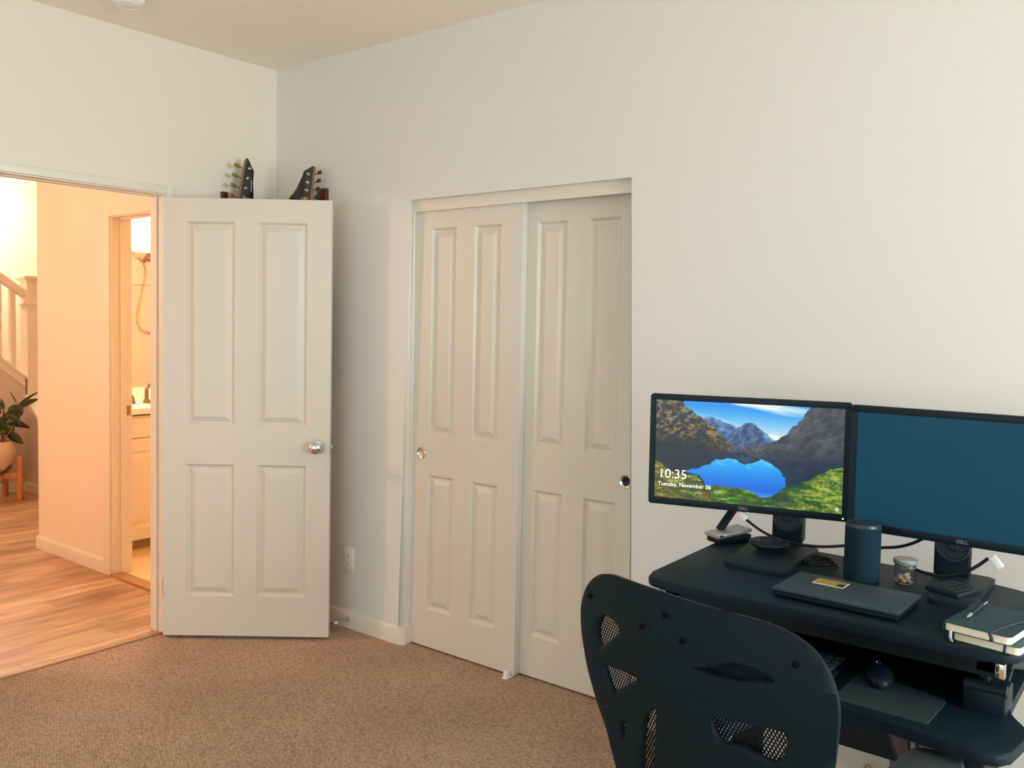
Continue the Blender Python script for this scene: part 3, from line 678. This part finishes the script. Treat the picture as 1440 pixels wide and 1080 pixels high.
DM = [(.405, .60), (.44, .72), (.48, .79), (.52, .815), (.555, .80), (.585, .73), (.60, .65), (.63, .63), (.63, .5), (.40, .5)]
SM = [(.58, .73), (.61, .72), (.65, .655), (.66, .6), (.58, .6)]
RM = [(.47, .54), (.52, .575), (.58, .60), (.66, .655), (.72, .735), (.74, .80), (.79, .875), (.845, 1.1), (1.1, 1.1), (1.1, .42), (.60, .43), (.50, .50)]
WB = [(.165, .285), (.20, .31), (.25, .335), (.31, .38), (.34, .425), (.37, .43), (.40, .452), (.44, .448), (.49, .405), (.53, .405), (.555, .44), (.58, .462), (.60, .445), (.645, .415), (.68, .36), (.71, .29), (.72, .22), (.705, .17), (.66, .10), (.58, .09), (.40, .12), (.30, .16), (.25, .26)]
GL = [(-.1, .46), (0, .375), (.03, .36), (.06, .31), (.10, .285), (.16, .265), (.24, .255), (.26, .20), (.29, .165), (.36, .17), (.42, .165), (.50, .155), (.56, .115), (.62, .07), (.70, -.1), (-.1, -.1)]
GR = [(.685, .175), (.72, .22), (.78, .245), (.83, .30), (.88, .36), (.94, .42), (1.1, .50), (1.1, -.1), (.58, -.1), (.60, .06)]
def picture(u, v):
    wx, wy = .010 * fbm(u, v, 22), .012 * fbm(u + 5, v, 22)
    p = (u + wx, v + wy); n1 = fbm(u, v * .8, 30, 5); n2 = fbm(u * 1.0 + 9, v * 1.0, 70, 4)
    if inpoly(p, GR):
        k = .5 + .8 * fbm(u + .35 * v, v * 2.4, 16) + .35 * n2
        c = mixc((18, 72, 12), (166, 176, 44), k)
        c = mixc(c, (178, 190, 130), max(0, n2) * .8)
        d = math.exp(-(((u - .67) / .085) ** 2 + ((v - .10) / .10) ** 2)) + .9 * math.exp(-(((u - .77) / .07) ** 2 + ((v - .235 - .5 * (u - .77)) / .035) ** 2))
        c = mixc(c, (20, 58, 34), min(.85, d * (1 + .5 * n1)))
        return c
    if inpoly(p, GL):
        k = .5 + .9 * fbm(u + .2 * v, v * 2.2, 15) + .45 * n2
        a = mixc((136, 124, 30), (66, 150, 12), (u - .1) / .35)
        c = mixc(mixc((52, 66, 18), a, k), (214, 214, 140), max(0, k - .85) * 1.4)
        if ((u - .285) / .016) ** 2 + ((v - .055) / .022) ** 2 < 1 + n2: c = mixc(c, (150, 58, 58), .8)
        return c
    if inpoly(p, WB):
        c = mixc((0, 86, 216), (14, 172, 244), (v - .10) / .33)
        if v > .36: c = mixc(c, (150, 214, 232), (v - .37) * 6 + .4 * n1)
        return mixc(c, (170, 220, 240), max(0, .16 - v) * 7 * (1 if .45 < u < .7 else .2))
    if v < .52 + .02 * (u - .46) * (1 if u < .46 else 0) and not inpoly(p, RM) or v < .47:
        c = mixc((6, 26, 50), (18, 46, 76), .5 + n1 * .8)
        c = mixc(c, (16, 24, 30), (.55 + .3 * n1) * max(0, min(1, (.45 - u) * 6)))
        c = mixc(c, (30, 74, 120), (.6 + n1) * max(0, 1 - abs(u - .51) * 8) * max(0, min(1, (v - .38) * 12)))
        return c
    if inpoly(p, LM):
        k = .38 + 1.1 * n1 + .9 * n2
        c = mixc((20, 24, 20), (140, 120, 70), k)
        c = mixc(c, (198, 168, 110), max(0, (u - .30) * 5) * (.6 + .6 * n2))
        if v < .68: c = mixc(c, (16, 22, 26), min(1, (.68 - v) * 8) * (1 - max(0, (u - .25) * 4)))
        return c
    if inpoly(p, RM):
        k = .5 + .7 * fbm(u - .5 * v, v * .6, 26) + .3 * n2
        c = mixc((38, 42, 50), (86, 86, 92), k)
        c = mixc(c, (150, 138, 96), (.4 + n2) * max(0, min(1, (.66 - u) * 12)))
        return mixc(c, (22, 36, 58), (.62 - v) * 5)
    if inpoly(p, DM):
        k = .5 + .9 * fbm(u * 2 - v * .3, v * .7, 24) + .3 * n2
        return mixc(mixc((32, 58, 104), (96, 122, 158), k), (30, 52, 92), (.66 - v) * 3)
    if inpoly(p, SM): return mixc((70, 120, 176), (120, 160, 196), .5 + n1)
    if inpoly(p, CM):
        return mixc((40, 78, 132), (112, 148, 190), .45 + .8 * n1 + (v - .8) * 2)
    c = mixc((206, 230, 238), (4, 140, 232), (v - .66) * 3.6 - .10 + .15 * (u - .5))
    cl = fbm(u * .55 + v * .5, v * 2.2 + u * .55, 4.2, 5)
    return mixc(c, (236, 242, 244), max(0, cl * 1.5 + .12 - max(0, v - .86) * 3))
EXPO = 0.015
def screen_material(strength):
    m = bpy.data.materials.new('screen_picture'); m.use_nodes = True; nt = m.node_tree
    b = nt.nodes['Principled BSDF']; b.inputs['Base Color'].default_value = (.01, .01, .012, 1); b.inputs['Roughness'].default_value = .35
    a = N(m, 'ShaderNodeAttribute'); a.attribute_name = 'Picture'
    L(m, a.outputs['Color'], b.inputs['Emission Color']); b.inputs['Emission Strength'].default_value = strength
    return m
M['picture'] = screen_material(1.0)

t = thing('computer_monitor', 'black monitor lit with a mountain lake picture, left of the two', 'monitor', (2.797, -.462, .966), math.radians(14.8))
W, Hh, bz, bb = monitor_parts(t, True)
nx, nz_ = 330, 190
bm = bmesh.new(); cl = bm.loops.layers.float_color.new('Picture')
x0, x1, z0, z1 = -W / 2 + bz - .001, W / 2 - bz + .001, bb - .001, Hh - bz + .001
grid = [[bm.verts.new((x0 + (x1 - x0) * i / nx, .002, z0 + (z1 - z0) * j / nz_)) for i in range(nx + 1)] for j in range(nz_ + 1)]
cols = [[(*lin([c / 255 for c in picture(i / nx, j / nz_)]), 1) for i in range(nx + 1)] for j in range(nz_ + 1)]
for j in range(nz_):
    for i in range(nx):
        f = bm.faces.new((grid[j][i], grid[j][i + 1], grid[j + 1][i + 1], grid[j + 1][i]))
        for l, c in zip(f.loops, (cols[j][i], cols[j][i + 1], cols[j + 1][i + 1], cols[j + 1][i])): l[cl] = c
scr = obj('screen', bm, M['picture'], t, smooth=0); scr['label'] = 'lit screen with a lake and mountains, the clock 10:35 and date'
TX = rotx(PI / 2)
sw, sh = x1 - x0, z1 - z0
text_obj('clock_text', '10:35', .039, M['text'], scr, Matrix.Translation((x0 + .022 * sw, .0012, z0 + .205 * sh)) @ TX, thin=-.0006)
text_obj('date_text', 'Tuesday, November 26', .0166, M['text'], scr, Matrix.Translation((x0 + .022 * sw, .0012, z0 + .125 * sh)) @ TX, thin=-.0002)
b = MB(); b.lathe([(.0028, -.0006), (.0045, -.0006), (.0045, 0), (.0028, 0), (.0028, -.0006)], 20, rotx(PI / 2, (x1 - .014, .0014, z0 + .012)), cap=False); obj('network_icon', b, M['text'], scr)
text_obj('logo', 'DELL', .0125, M['logo'], t, Matrix.Translation((-.0155, -.0004, .006)) @ TX)
b = MB(); b.lathe([(0, 0), (.0022, 0), (.0022, .0012), (0, .0012)], 12, rotx(PI / 2, (.268, 0, .0085))); obj('power_light', b, M['led'], t)
t = thing('computer_monitor', 'black monitor with a dark blank screen, right of the two', 'monitor', (3.374, -.478, .968), math.radians(-1.0))
monitor_parts(t, False)
b = MB(); b.box(x0, x1, .0015, .006, z0, z1); o = obj('screen', b, M['screen_off_hazed'], t, smooth=0); o['label'] = 'switched-off dark screen, blue lens haze put in its colour'
text_obj('logo', 'DELL', .0125, M['logo'], t, Matrix.Translation((-.0155, -.0004, .006)) @ TX)
b = MB(); b.lathe([(0, 0), (.0022, 0), (.0022, .0012), (0, .0012)], 12, rotx(PI / 2, (.268, 0, .0085))); obj('power_light', b, M['black'], t)
# the post and arms that carry both monitors, behind the cylinder speaker
t = thing('monitor_mount', 'black post and arms behind the two monitors that hold them up', 'monitor mount', (3.095, -.375, DT))
b = MB(); b.tube([(0, 0, 0), (0, 0, .345)], .015, 14); b.box(-.03, .03, -.03, .03, 0, .012, .002); obj('post', b, M['blackmetal'], t)
b = MB(); b.tube([(0, 0, .295), (-.02, .06, .295), (-.16, .055, .295), (-.245, .03, .295), (2.781 - 3.095, -.390 + .375, .295)], .011, 10); obj('arm', b, M['blackmetal'], t)
b = MB(); b.tube([(0, 0, .320), (.12, .015, .320), (3.374 - 3.095, -.414 + .375, .320)], .011, 10); obj('arm', b, M['blackmetal'], t)

# flat dark pads
b = MB(); b.prism(roundpoly([(2.832, -.672), (2.998, -.678), (2.985, -.36), (2.795, -.352)], .016, 4), DT, DT + .013, .003); tag(obj('desk_pad', b, M['pad']), 'flat black pad on the desk under the puck and left speaker', 'pad')
b = MB(); b.prism(roundpoly([(3.338, -.655), (3.432, -.650), (3.432, -.358), (3.285, -.350)], .016, 4), DT, DT + .013, .003); tag(obj('desk_pad', b, M['pad']), 'flat black pad on the desk under the right speaker and dark case', 'pad')
# puck
t = thing('conference_puck', 'round black puck on the desk pad below the lit monitor', 'speakerphone', (2.886, -.487, DT + .013))
b = MB(); b.lathe([(0, 0), (.034, 0), (.036, .006), (.052, .017), (.057, .022), (.056, .027), (.050, .030), (0, .031)], 40); obj('housing', b, M['pad'], t)
b = MB(); b.lathe([(.028, .0308), (.030, .0316), (.032, .0306)], 36, cap=False); obj('ring', b, M['ring'], t)
# speakers
def speaker(label, loc, rz):
    t = thing('desktop_speaker', label, 'speaker', loc, rz, None)
    b = MB(); b.box(-.043, .043, 0, .072, 0, .155, .008, 3); obj('cabinet', b, M['black'], t)
    b = MB(); b.lathe([(.033, .0005), (.035, .004), (.038, .004), (.040, .0005)], 40, rotx(PI / 2, (0, 0, .077)), cap=False); obj('driver_ring', b, M['ring'], t)
    b = MB(); b.lathe([(0, .0045), (.010, .004), (.013, .001), (.033, .0012)], 36, rotx(PI / 2, (0, 0, .077)), cap=False); obj('driver_cone', b, M['cone'], t)
speaker('small black speaker with round driver below the lit monitor', (2.893, -.373, DT + .013), math.radians(12))
speaker('small black speaker with round driver below the blank monitor', (3.340, -.414, DT + .013), math.radians(12))
# cylinder smart speaker
t = thing('cylinder_speaker', 'black cylindrical fabric speaker standing between the two monitors', 'smart speaker', (3.158, -.556, DT))
b = MB(); b.lathe([(0, 0), (.040, 0), (.043, .003), (.0435, .012), (.0435, .132), (.043, .137)], 44); obj('fabric_body', b, M['fabric'], t)
b = MB(); b.lathe([(.043, .137), (.0435, .142), (.041, .147), (.030, .148), (0, .148)], 44); obj('top_ring', b, M['ring'], t)
# jar of sweets
t = thing('glass_jar', 'small glass jar of cream sweets with shiny lid beside the cylinder speaker', 'jar', (3.252, -.515, DT))
b = MB(); b.lathe([(0, .002), (.022, .002), (.025, .006), (.0255, .045), (.024, .052)], 32, cap=False)
gq = obj('glass', b, M['glass'], t); s = gq.modifiers.new('wall', 'SOLIDIFY'); s.thickness = .0015
b = MB(); b.lathe([(0, .050), (.0275, .050), (.029, .053), (.029, .060), (.026, .063), (.012, .064), (0, .064)], 36, Matrix.Translation((0, 0, 0))); obj('lid', b, M['silver'], t)
for k in range(12):
    a = k * 2.4; r = .006 + .011 * ((k * 7) % 5) / 5
    b = MB(); b.ellipsoid((r * math.cos(a), r * math.sin(a), .0085 + .0065 * (k // 5)), (.0065, .006, .0052), u=10, v=6); obj('sweet', b, M['candy'], t)
# laptop
t = thing('closed_laptop', 'closed black laptop with a gold sticker on the desk', 'laptop', (3.183, -.765, DT), math.radians(-1.2))
b = MB(); b.box(-.142, .142, -.088, .090, .003, .014, .003); obj('base', b, M['black'], t)
b = MB(); b.box(-.144, .144, -.091, .091, .0150, .0230, .003); obj('lid', b, M['laptop'], t)
b = MB(); b.box(-.12, .12, .088, .096, .006, .016, .002); obj('hinge', b, M['black'], t)
b = MB(); b.box(-.084, -.010, .010, .062, .0230, .0234); s = obj('sticker', b, M['plate'], t, smooth=0)
s['label'] = 'gold sticker with dark right end'
b = MB(); b.box(-.082, -.012, .015, .061, .0234, .0237); g = obj('sticker_foil', b, M['gold'], s, smooth=0)
b = MB(); b.box(-.030, -.013, .015, .040, .0237, .0239); obj('sticker_band', b, M['stickerdark'], s, smooth=0)
for x in (-.12, .12):
    for y in (-.07, .07):
        b = MB(); b.lathe([(0, 0), (.007, 0), (.006, .004), (0, .004)], 10, Matrix.Translation((x, y, 0))); obj('rubber_foot', b, M['rubber'], t)
# notebooks
def notebook(label, loc, rz, strap):
    t = thing('notebook', label, 'notebook', loc, rz)
    b = MB(); b.prism(rrect(0, .128, 0, .205, .010, 4), 0, .0014); b.prism(rrect(0, .128, 0, .205, .010, 4), .0166, .018); b.box(-.0012, .0008, .002, .203, .0005, .0175); obj('cover', b, M['cover'], t)
    b = MB(); b.prism(rrect(.0008, .126, .002, .203, .009, 4), .0015, .0165); obj('pages', b, M['pages'], t)
    if strap:
        b = MB(); P = [(.093, -.0012, .0006), (.093, -.0022, .009), (.088, -.001, .0186), (.094, .04, .0195), (.104, .10, .0198), (.122, .165, .0192)]
        rows = []
        for k in range(len(P)):
            p = Vector(P[k]); rows.append([b.bm.verts.new(p + Vector((-.0036, 0, 0))), b.bm.verts.new(p + Vector((.0036, 0, 0)))])
        for A, B in zip(rows, rows[1:]): b.bm.faces.new((A[0], A[1], B[1], B[0]))
        o = obj('elastic_band', b, M['band'], t); o.modifiers.new('w', 'SOLIDIFY').thickness = .0008
        b = MB(); P = [(.016, .004, .006), (.017, -.006, .004), (.018, -.010, -.008), (.022, -.011, -.0165)]; rows = []
        for p in P: rows.append([b.bm.verts.new(Vector(p) + Vector((-.003, 0, 0))), b.bm.verts.new(Vector(p) + Vector((.003, 0, 0)))])
        for A, B in zip(rows, rows[1:]): b.bm.faces.new((A[0], A[1], B[1], B[0]))
        o = obj('bookmark_ribbon', b, M['ribbon'], t); o.modifiers.new('w', 'SOLIDIFY').thickness = .0006
    else:
        b = MB(); P = [(.100, -.0012, .0002), (.1005, -.0022, .009), (.101, -.0012, .0178)]; rows = []
        for p in P: rows.append([b.bm.verts.new(Vector(p) + Vector((-.0028, 0, 0))), b.bm.verts.new(Vector(p) + Vector((.0028, 0, 0)))])
        for A, B in zip(rows, rows[1:]): b.bm.faces.new((A[0], A[1], B[1], B[0]))
        o = obj('elastic_band', b, M['band'], t); o.modifiers.new('w', 'SOLIDIFY').thickness = .0008
    return t
NR = math.radians(-9)
notebook('black notebook with cream pages, lower of the two in the desk corner', (3.437, -.890, DT), NR, False)
notebook('black notebook with loose elastic and ribbon, upper one with the pen on it', (3.421, -.894, DT + .0182), NR, True)
t = thing('ballpoint_pen', 'black and silver pen lying on the upper notebook', 'pen', (3.462, -.772, DT + .0412), math.radians(85.8))
b = MB(); b.tube([(-.050, 0, 0), (.040, 0, 0)], .0042, 12); obj('barrel', b, M['pen'], t)
b = MB(); b.lathe([(0, -.078), (.0012, -.076), (.0040, -.056), (.0042, -.050)], 12, roty(PI / 2), cap=False); obj('tip', b, M['silver'], t)
b = MB(); b.tube([(.040, 0, 0), (.066, 0, 0)], .0042, 12); b.box(.020, .060, -.0015, .0015, .0045, .0058); obj('clip', b, M['chrome'], t)
# dark case on the right pad
t = thing('black_case', 'small flat black textured case on the right desk pad', 'case', (3.372, -.556, DT + .013), math.radians(-19))
b = MB(); b.box(-.042, .042, -.052, .056, 0, .011, .003); obj('shell', b, M['pad'], t)
b = MB()
for i in range(4):
    for j in range(5):
        b.box(-.035 + i * .018, -.021 + i * .018, -.044 + j * .019, -.030 + j * .019, .0105, .0126, .0012)
obj('stud_pattern', b, M['mousepad'], t)
# dock
t = thing('docking_box', 'small silver and black tilted box at the left back of the desk', 'docking station', (2.728, -.405, DT), math.radians(64))
b = MB(); b.box(-.058, .062, -.030, .030, .0, .022, .003); obj('base', b, M['black'], t)
b = MB(); b.box(-.062, .064, -.034, .034, .0225, .034, .003, mtx=roty(-.10)); obj('top_panel', b, M['silver'], t)
b = MB(); b.tube([(-.02, .02, .030), (.03, .0, .110)], .013, 4); obj('bracket', b, M['black'], t)
b = MB(); b.box(-.058, -.046, -.0355, -.0335, .029, .033, mtx=roty(-.10)); obj('port', b, M['dark'], t)

# cables on the desk
t = thing('display_cable', 'black cable with white plug hanging under the lit monitor', 'cable', (2.80, -.44, DT))
b = MB(); b.tube([(2.800, -.452, .944), (2.836, -.452, .922), (2.879, -.452, .905), (2.962, -.455, .897), (3.022, -.452, .900), (3.085, -.430, .912), (3.14, -.40, .915)], .0042, 8, smooth=3); obj('cord', b, M['cable'], t, world=True)
b = MB(); b.box(-.017, .012, -.007, .007, -.010, .010, .002, mtx=Matrix.Translation((2.793, -.450, .950)) @ Matrix.Rotation(.62, 4, 'Y')); obj('plug', b, M['white'], t, world=True)
t = thing('speaker_cable', 'black cable with clear plug crossing in front of the right speaker', 'cable', (3.30, -.48, DT))
b = MB(); b.tube([(3.255, -.452, .885), (3.29, -.462, .880), (3.33, -.468, .881), (3.375, -.466, .897), (3.407, -.462, .922), (3.428, -.460, .944)], .0042, 8, smooth=3); obj('cord', b, M['cable'], t, world=True)
b = MB(); b.box(-.006, .028, -.006, .006, -.009, .009, .002, mtx=Matrix.Translation((3.438, -.459, .946)) @ Matrix.Rotation(.85, 4, 'Y')); obj('plug', b, M['white'], t, world=True)
b = MB(); b.tube([(3.12, -.44, .905), (3.165, -.438, .921), (3.214, -.438, .930), (3.253, -.436, .948), (3.285, -.436, .972)], .0042, 8, smooth=3); tag(obj('power_cable', b, M['cable']), 'black cable running from behind the cylinder speaker up to the blank monitor', 'cable')
b = MB()
pts = [(3.035 + .045 * math.cos(a) * (1 - a / 40), -.50 + .035 * math.sin(a) * (1 - a / 40), DT + .004 + a * .0011) for a in [k * .45 for k in range(40)]]
b.tube(pts, .0032, 6); tag(obj('coiled_cable', b, M['cable']), 'black cable coil lying on the desk left of the cylinder speaker', 'cable')

# things on the keyboard tray
b = MB(); b.prism(roundpoly([(3.225, -.972), (3.415, -.970), (3.420, -.820), (3.225, -.755)], .012, 3), TT + .0005, TT + .0035); tag(obj('mouse_pad', b, M['mousepad']), 'dark mouse pad on the keyboard tray', 'mouse pad')
t = thing('computer_mouse', 'black computer mouse with small blue light on the dark pad', 'mouse', (3.277, -.808, TT + .0038), math.radians(18))
b = MB(); g = b.ellipsoid((0, 0, .012), (.030, .060, .026), u=24, v=16)
for v in g:
    if v.co.z < 0: v.co.z = 0
    v.co.z *= 1.0 - .25 * max(0, v.co.y / .06)
obj('shell', b, M['black'], t)
b = MB(); b.ellipsoid((0, .035, .030), (.004, .011, .006), u=12, v=8); obj('scroll_wheel', b, M['rubber'], t)
b = MB(); b.ellipsoid((0, .050, .0255), (.0055, .004, .0026), u=12, v=8); obj('light', b, M['ledblue'], t)
t = thing('keyboard', 'black keyboard on the tray, mostly hidden by the chair back', 'keyboard', (3.015, -.815, TT + .0006), math.radians(-2))
b = MB(); b.box(-.18, .18, -.068, .068, 0.001, .014, .003); obj('case', b, M['black'], t)
for r in range(5):
    for k in range(15):
        b = MB(); x = -.172 + k * .0231; y = -.060 + r * .025
        b.box(x, x + .019, y, y + .020, .0138, .0215, .002, 1); obj('key', b, M['laptop'], t, smooth=0)

# folders standing under the desk against the wall
for x, w, h, c, lb in ((3.145, .050, .34, 'bookpink', 'mauve folder standing under the desk, widest of the row'), (3.2, .014, .335, 'bookwhite', 'white folder standing under the desk between mauve and pale blue ones'), (3.224, .013, .33, 'bookblue', 'pale blue folder standing under the desk, rightmost of the row')):
    t = thing('folder', lb, 'folder', (x, -.16, 0)); b = MB(); b.box(0, w, 0, .14, 0, h, .002); obj('cover', b, M[c], t)
    b = MB(); b.box(.002, w - .002, .003, .137, h - .003, h + .001); obj('sheets', b, M['pages'], t)
b = MB(); b.tube([(3.03, -.03, .10), (3.06, -.05, .16), (3.10, -.08, .05), (3.10, -.20, .006), (3.12, -.34, .006)], .004, 8, smooth=3); tag(obj('beige_cable', b, M['cablebeige']), 'thin beige cable under the desk near the wall', 'cable')

# ------------------------------------------------------------------ mesh-back office chair
OUT = [(-.182, -.181), (-.203, -.11), (-.227, -.073), (-.253, -.012), (-.272, .063), (-.276, .099), (-.267, .131), (-.252, .155), (-.224, .176), (-.198, .184), (-.175, .186), (-.105, .188), (-.077, .189), (-.018, .189), (.041, .188), (.099, .188), (.135, .186), (.162, .182), (.189, .174), (.212, .162), (.23, .144), (.245, .12), (.254, .091), (.256, .066), (.254, .033), (.249, -.016), (.235, -.09), (.21, -.16), (.17, -.225), (.11, -.265), (.04, -.28), (-.04, -.28), (-.10, -.265), (-.15, -.23)]
HOLES = [[(-.22, .079), (-.214, .096), (-.203, .108), (-.191, .114), (-.174, .111), (-.157, .106), (-.15, .099), (-.153, .09), (-.18, .068), (-.209, .045), (-.216, .052), (-.221, .066)],
         [(-.203, .02), (-.15, .025), (-.1, .03), (-.118, .015), (-.153, -.012), (-.175, -.031), (-.186, -.015), (-.195, .004)],
         [(.012, .087), (.04, .091), (.08, .109), (.095, .115), (.128, .115), (.152, .108), (.164, .099), (.13, .094), (.093, .084), (.055, .082), (.024, .084)],
         [(.05, .016), (.09, .021), (.145, .026), (.184, .029), (.179, -.004), (.164, -.03), (.125, -.025), (.107, -.02), (.069, -.026), (.056, -.009)],
         [(-.085, -.031), (-.059, -.009), (-.068, -.075), (-.074, -.12), (-.094, -.148), (-.111, -.165), (-.101, -.088), (-.093, -.05)],
         [(-.161, -.079), (-.14, -.07), (-.145, -.096), (-.155, -.121), (-.158, -.106)],
         [(.06, -.09), (.11, -.085), (.16, -.10), (.14, -.17), (.09, -.2), (.06, -.15)]]
def plate_with_holes(outer, holes, step=.022):
    polys = [[Vector((x, y, 0)) for x, y in P] for P in [outer] + holes]
    tri = tessellate_polygon(polys); flat = [p for P in polys for p in P]
    bm = bmesh.new(); vs = [bm.verts.new((p.x, 0, p.y)) for p in flat]
    for t3 in tri:
        try: bm.faces.new([vs[i] for i in t3])
        except ValueError: pass
    k = -.30
    while k < .31:
        for co, no in (((k, 0, 0), (1, 0, 0)), ((0, 0, k), (0, 0, 1))):
            bmesh.ops.bisect_plane(bm, geom=bm.verts[:] + bm.edges[:] + bm.faces[:], plane_co=co, plane_no=no, dist=1e-6)
        k += step
    return bm
def curve_back(bm, off):
    for v in bm.verts:
        x, z = v.co.x, v.co.z
        v.co.y = off - .040 * (1 - (x / .27) ** 2) + .030 * max(0, (z + .02)) ** 2 / .04 + .02 * max(0, -z - .05) * 0
ca = math.radians(-10)
chair = thing('office_chair', 'black mesh-back office chair pushed up to the desk', 'office chair', (3.166, -1.490, 0), ca)
backroot = Matrix.Translation((0, 0, .847)) @ Matrix.Rotation(math.radians(8), 4, 'X')
bm = plate_with_holes(roundpoly(OUT, .02, 3), [roundpoly(h, .012, 3) for h in HOLES]); curve_back(bm, 0)
bm.transform(backroot)
fr = obj('back_frame', bm, M['chair'], chair, smooth=50)
s = fr.modifiers.new('thick', 'SOLIDIFY'); s.thickness = .012; s.offset = 1
bm = plate_with_holes([(x * .93, z * .90) for x, z in OUT], []); curve_back(bm, .022)
bm.transform(backroot); obj('back_mesh', bm, M['mesh'], chair, smooth=50)
for x, z in ((-.241, .136), (-.043, .16), (-.092, .127), (-.002, .128), (.194, .139)):
    b = MB(); y = -.040 * (1 - (x / .27) ** 2) + .030 * max(0, z + .02) ** 2 / .04 - .0185
    b.lathe([(0, .0), (.0055, .0), (.0050, .0012), (0, .0015)], 14, backroot @ rotx(PI / 2, (x, y, z))); obj('screw', b, M['dark'], chair)
b = MB(); b.prism(roundpoly([(-.25, .04), (.25, .04), (.245, .40), (.20, .52), (-.20, .52), (-.245, .40)], .07, 5), .445, .52, .025, seg=4); obj('seat', b, M['seat'], chair)
b = MB(); b.box(-.11, .11, .12, .36, .395, .447, .01); obj('tilt_mechanism', b, M['blackmetal'], chair)
b = MB(); b.tube([(0, .15, .41), (0, .03, .42), (0, -.035, .50), (0, -.052, .62)], .024, 10, smooth=2); obj('back_support', b, M['chair'], chair)
for sx in (-1, 1):
    b = MB(); b.tube([(sx * .12, .26, .43), (sx * .245, .26, .44), (sx * .255, .30, .50), (sx * .215, .37, .634)], .016, 10, smooth=2); obj('arm_post', b, M['chair'], chair)
    b = MB(); b.prism(roundpoly([(sx * .200 - .045, .25), (sx * .200 + .045, .25), (sx * .192 + .050, .548), (sx * .192 - .050, .548)], .04, 6), .634, .662, .009, seg=3); obj('arm_pad', b, M['armpad'], chair)
b = MB(); b.tube([(0, .24, .10), (0, .24, .40)], .026, 14); b.tube([(0, .24, .06), (0, .24, .16)], .04, 14); obj('gas_column', b, M['blackmetal'], chair)
for k in range(5):
    a = k * 2 * PI / 5 + .3; dx, dy = math.cos(a), math.sin(a)
    b = MB(); b.tube([(dx * .03, .24 + dy * .03, .10), (dx * .29, .24 + dy * .29, .075)], [.026, .016], 8); leg = obj('base_leg', b, M['chair'], chair)
    b = MB(); b.lathe([(0, -.022), (.022, -.022), (.027, -.015), (.027, .015), (.022, .022), (0, .022)], 18, Matrix.Translation((dx * .29, .24 + dy * .29, .0275)) @ Matrix.Rotation(a, 4, 'Z') @ Matrix.Rotation(PI / 2, 4, 'X')); b.tube([(dx * .29, .24 + dy * .29, .05), (dx * .29, .24 + dy * .29, .08)], .008, 8); obj('caster', b, M['rubber'], leg)

# ------------------------------------------------------------------ light
w = bpy.data.worlds.new('World'); scene.world = w; w.use_nodes = True
bg = w.node_tree.nodes['Background']
sky = w.node_tree.nodes.new('ShaderNodeTexSky'); sky.sky_type = 'HOSEK_WILKIE'; sky.turbidity = 3; sky.ground_albedo = .4
sky.sun_direction = Vector((-.3, .6, .75)).normalized()
w.node_tree.links.new(sky.outputs['Color'], bg.inputs['Color']); bg.inputs['Strength'].default_value = 0.6
def area(name, loc, rot, sx, sy, energy, col):
    l = bpy.data.lights.new(name, 'AREA'); l.shape = 'RECTANGLE'; l.size = sx; l.size_y = sy; l.energy = energy; l.color = col
    o = bpy.data.objects.new(name, l); COL.objects.link(o); o.location = loc; o.rotation_euler = rot
    return o
area('window_daylight', (XR + .03, (WY0 + WY1) / 2, (WZ0 + WZ1) / 2), (0, PI / 2, 0), WZ1 - WZ0 - .1, WY1 - WY0 - .1, 195, (.76, .90, 1.0))
area('added_fill_light_back', ((BX0 + BX1) / 2, YB - .03, (WZ0 + WZ1) / 2), (PI / 2, 0, 0), BX1 - BX0 - .1, WZ1 - WZ0 - .1, 54, (.70, .87, 1.0))  # fill light in the added back window
def point(name, loc, e, col, r=.08):
    l = bpy.data.lights.new(name, 'POINT'); l.energy = e; l.color = col; l.shadow_soft_size = r
    o = bpy.data.objects.new(name, l); COL.objects.link(o); o.location = loc; return o
point('hall_ceiling_lamp', (-1.6, -2.5, 2.1), 74, (1.0, .68, .54), .15)
point('stair_ceiling_lamp', (-4.7, .3, 2.5), 70, (1.0, .82, .66), .12)
point('vanity_bulb', (-1.70, .36, 2.08), 45, (1.0, .80, .58), .06)

# ------------------------------------------------------------------ camera
cam = bpy.data.cameras.new('camera'); cam.sensor_width = 36; cam.sensor_fit = 'HORIZONTAL'; cam.lens = 36 * 1240.447 / 1440; cam.shift_x = (720 - 708.36) / 1440; cam.shift_y = (517.088 - 540) / 1440; cam.clip_start = .05
co = bpy.data.objects.new('camera', cam); COL.objects.link(co)
yaw, pitch, roll = 2.24098, -.0480, .01853
f = Vector((math.cos(yaw) * math.cos(pitch), math.sin(yaw) * math.cos(pitch), math.sin(pitch)))
r = Vector((math.sin(yaw), -math.cos(yaw), 0)); u = r.cross(f)
r2 = r * math.cos(roll) + u * math.sin(roll); u2 = u * math.cos(roll) - r * math.sin(roll)
mw = Matrix((r2, u2, -f)).transposed().to_4x4(); mw.translation = Vector((3.8195, -2.8838, 1.4935))
co.matrix_world = mw
scene.camera = co
scene.view_settings.view_transform = 'Standard'; scene.view_settings.look = 'None'; scene.view_settings.gamma = 1; scene.view_settings.use_curve_mapping = False
scene.view_settings.exposure = EXPO
scene.cycles.use_denoising = True
scene.cycles.max_bounces = 10; scene.cycles.diffuse_bounces = 6; scene.cycles.transparent_max_bounces = 12
scene.cycles.sample_clamp_indirect = 6
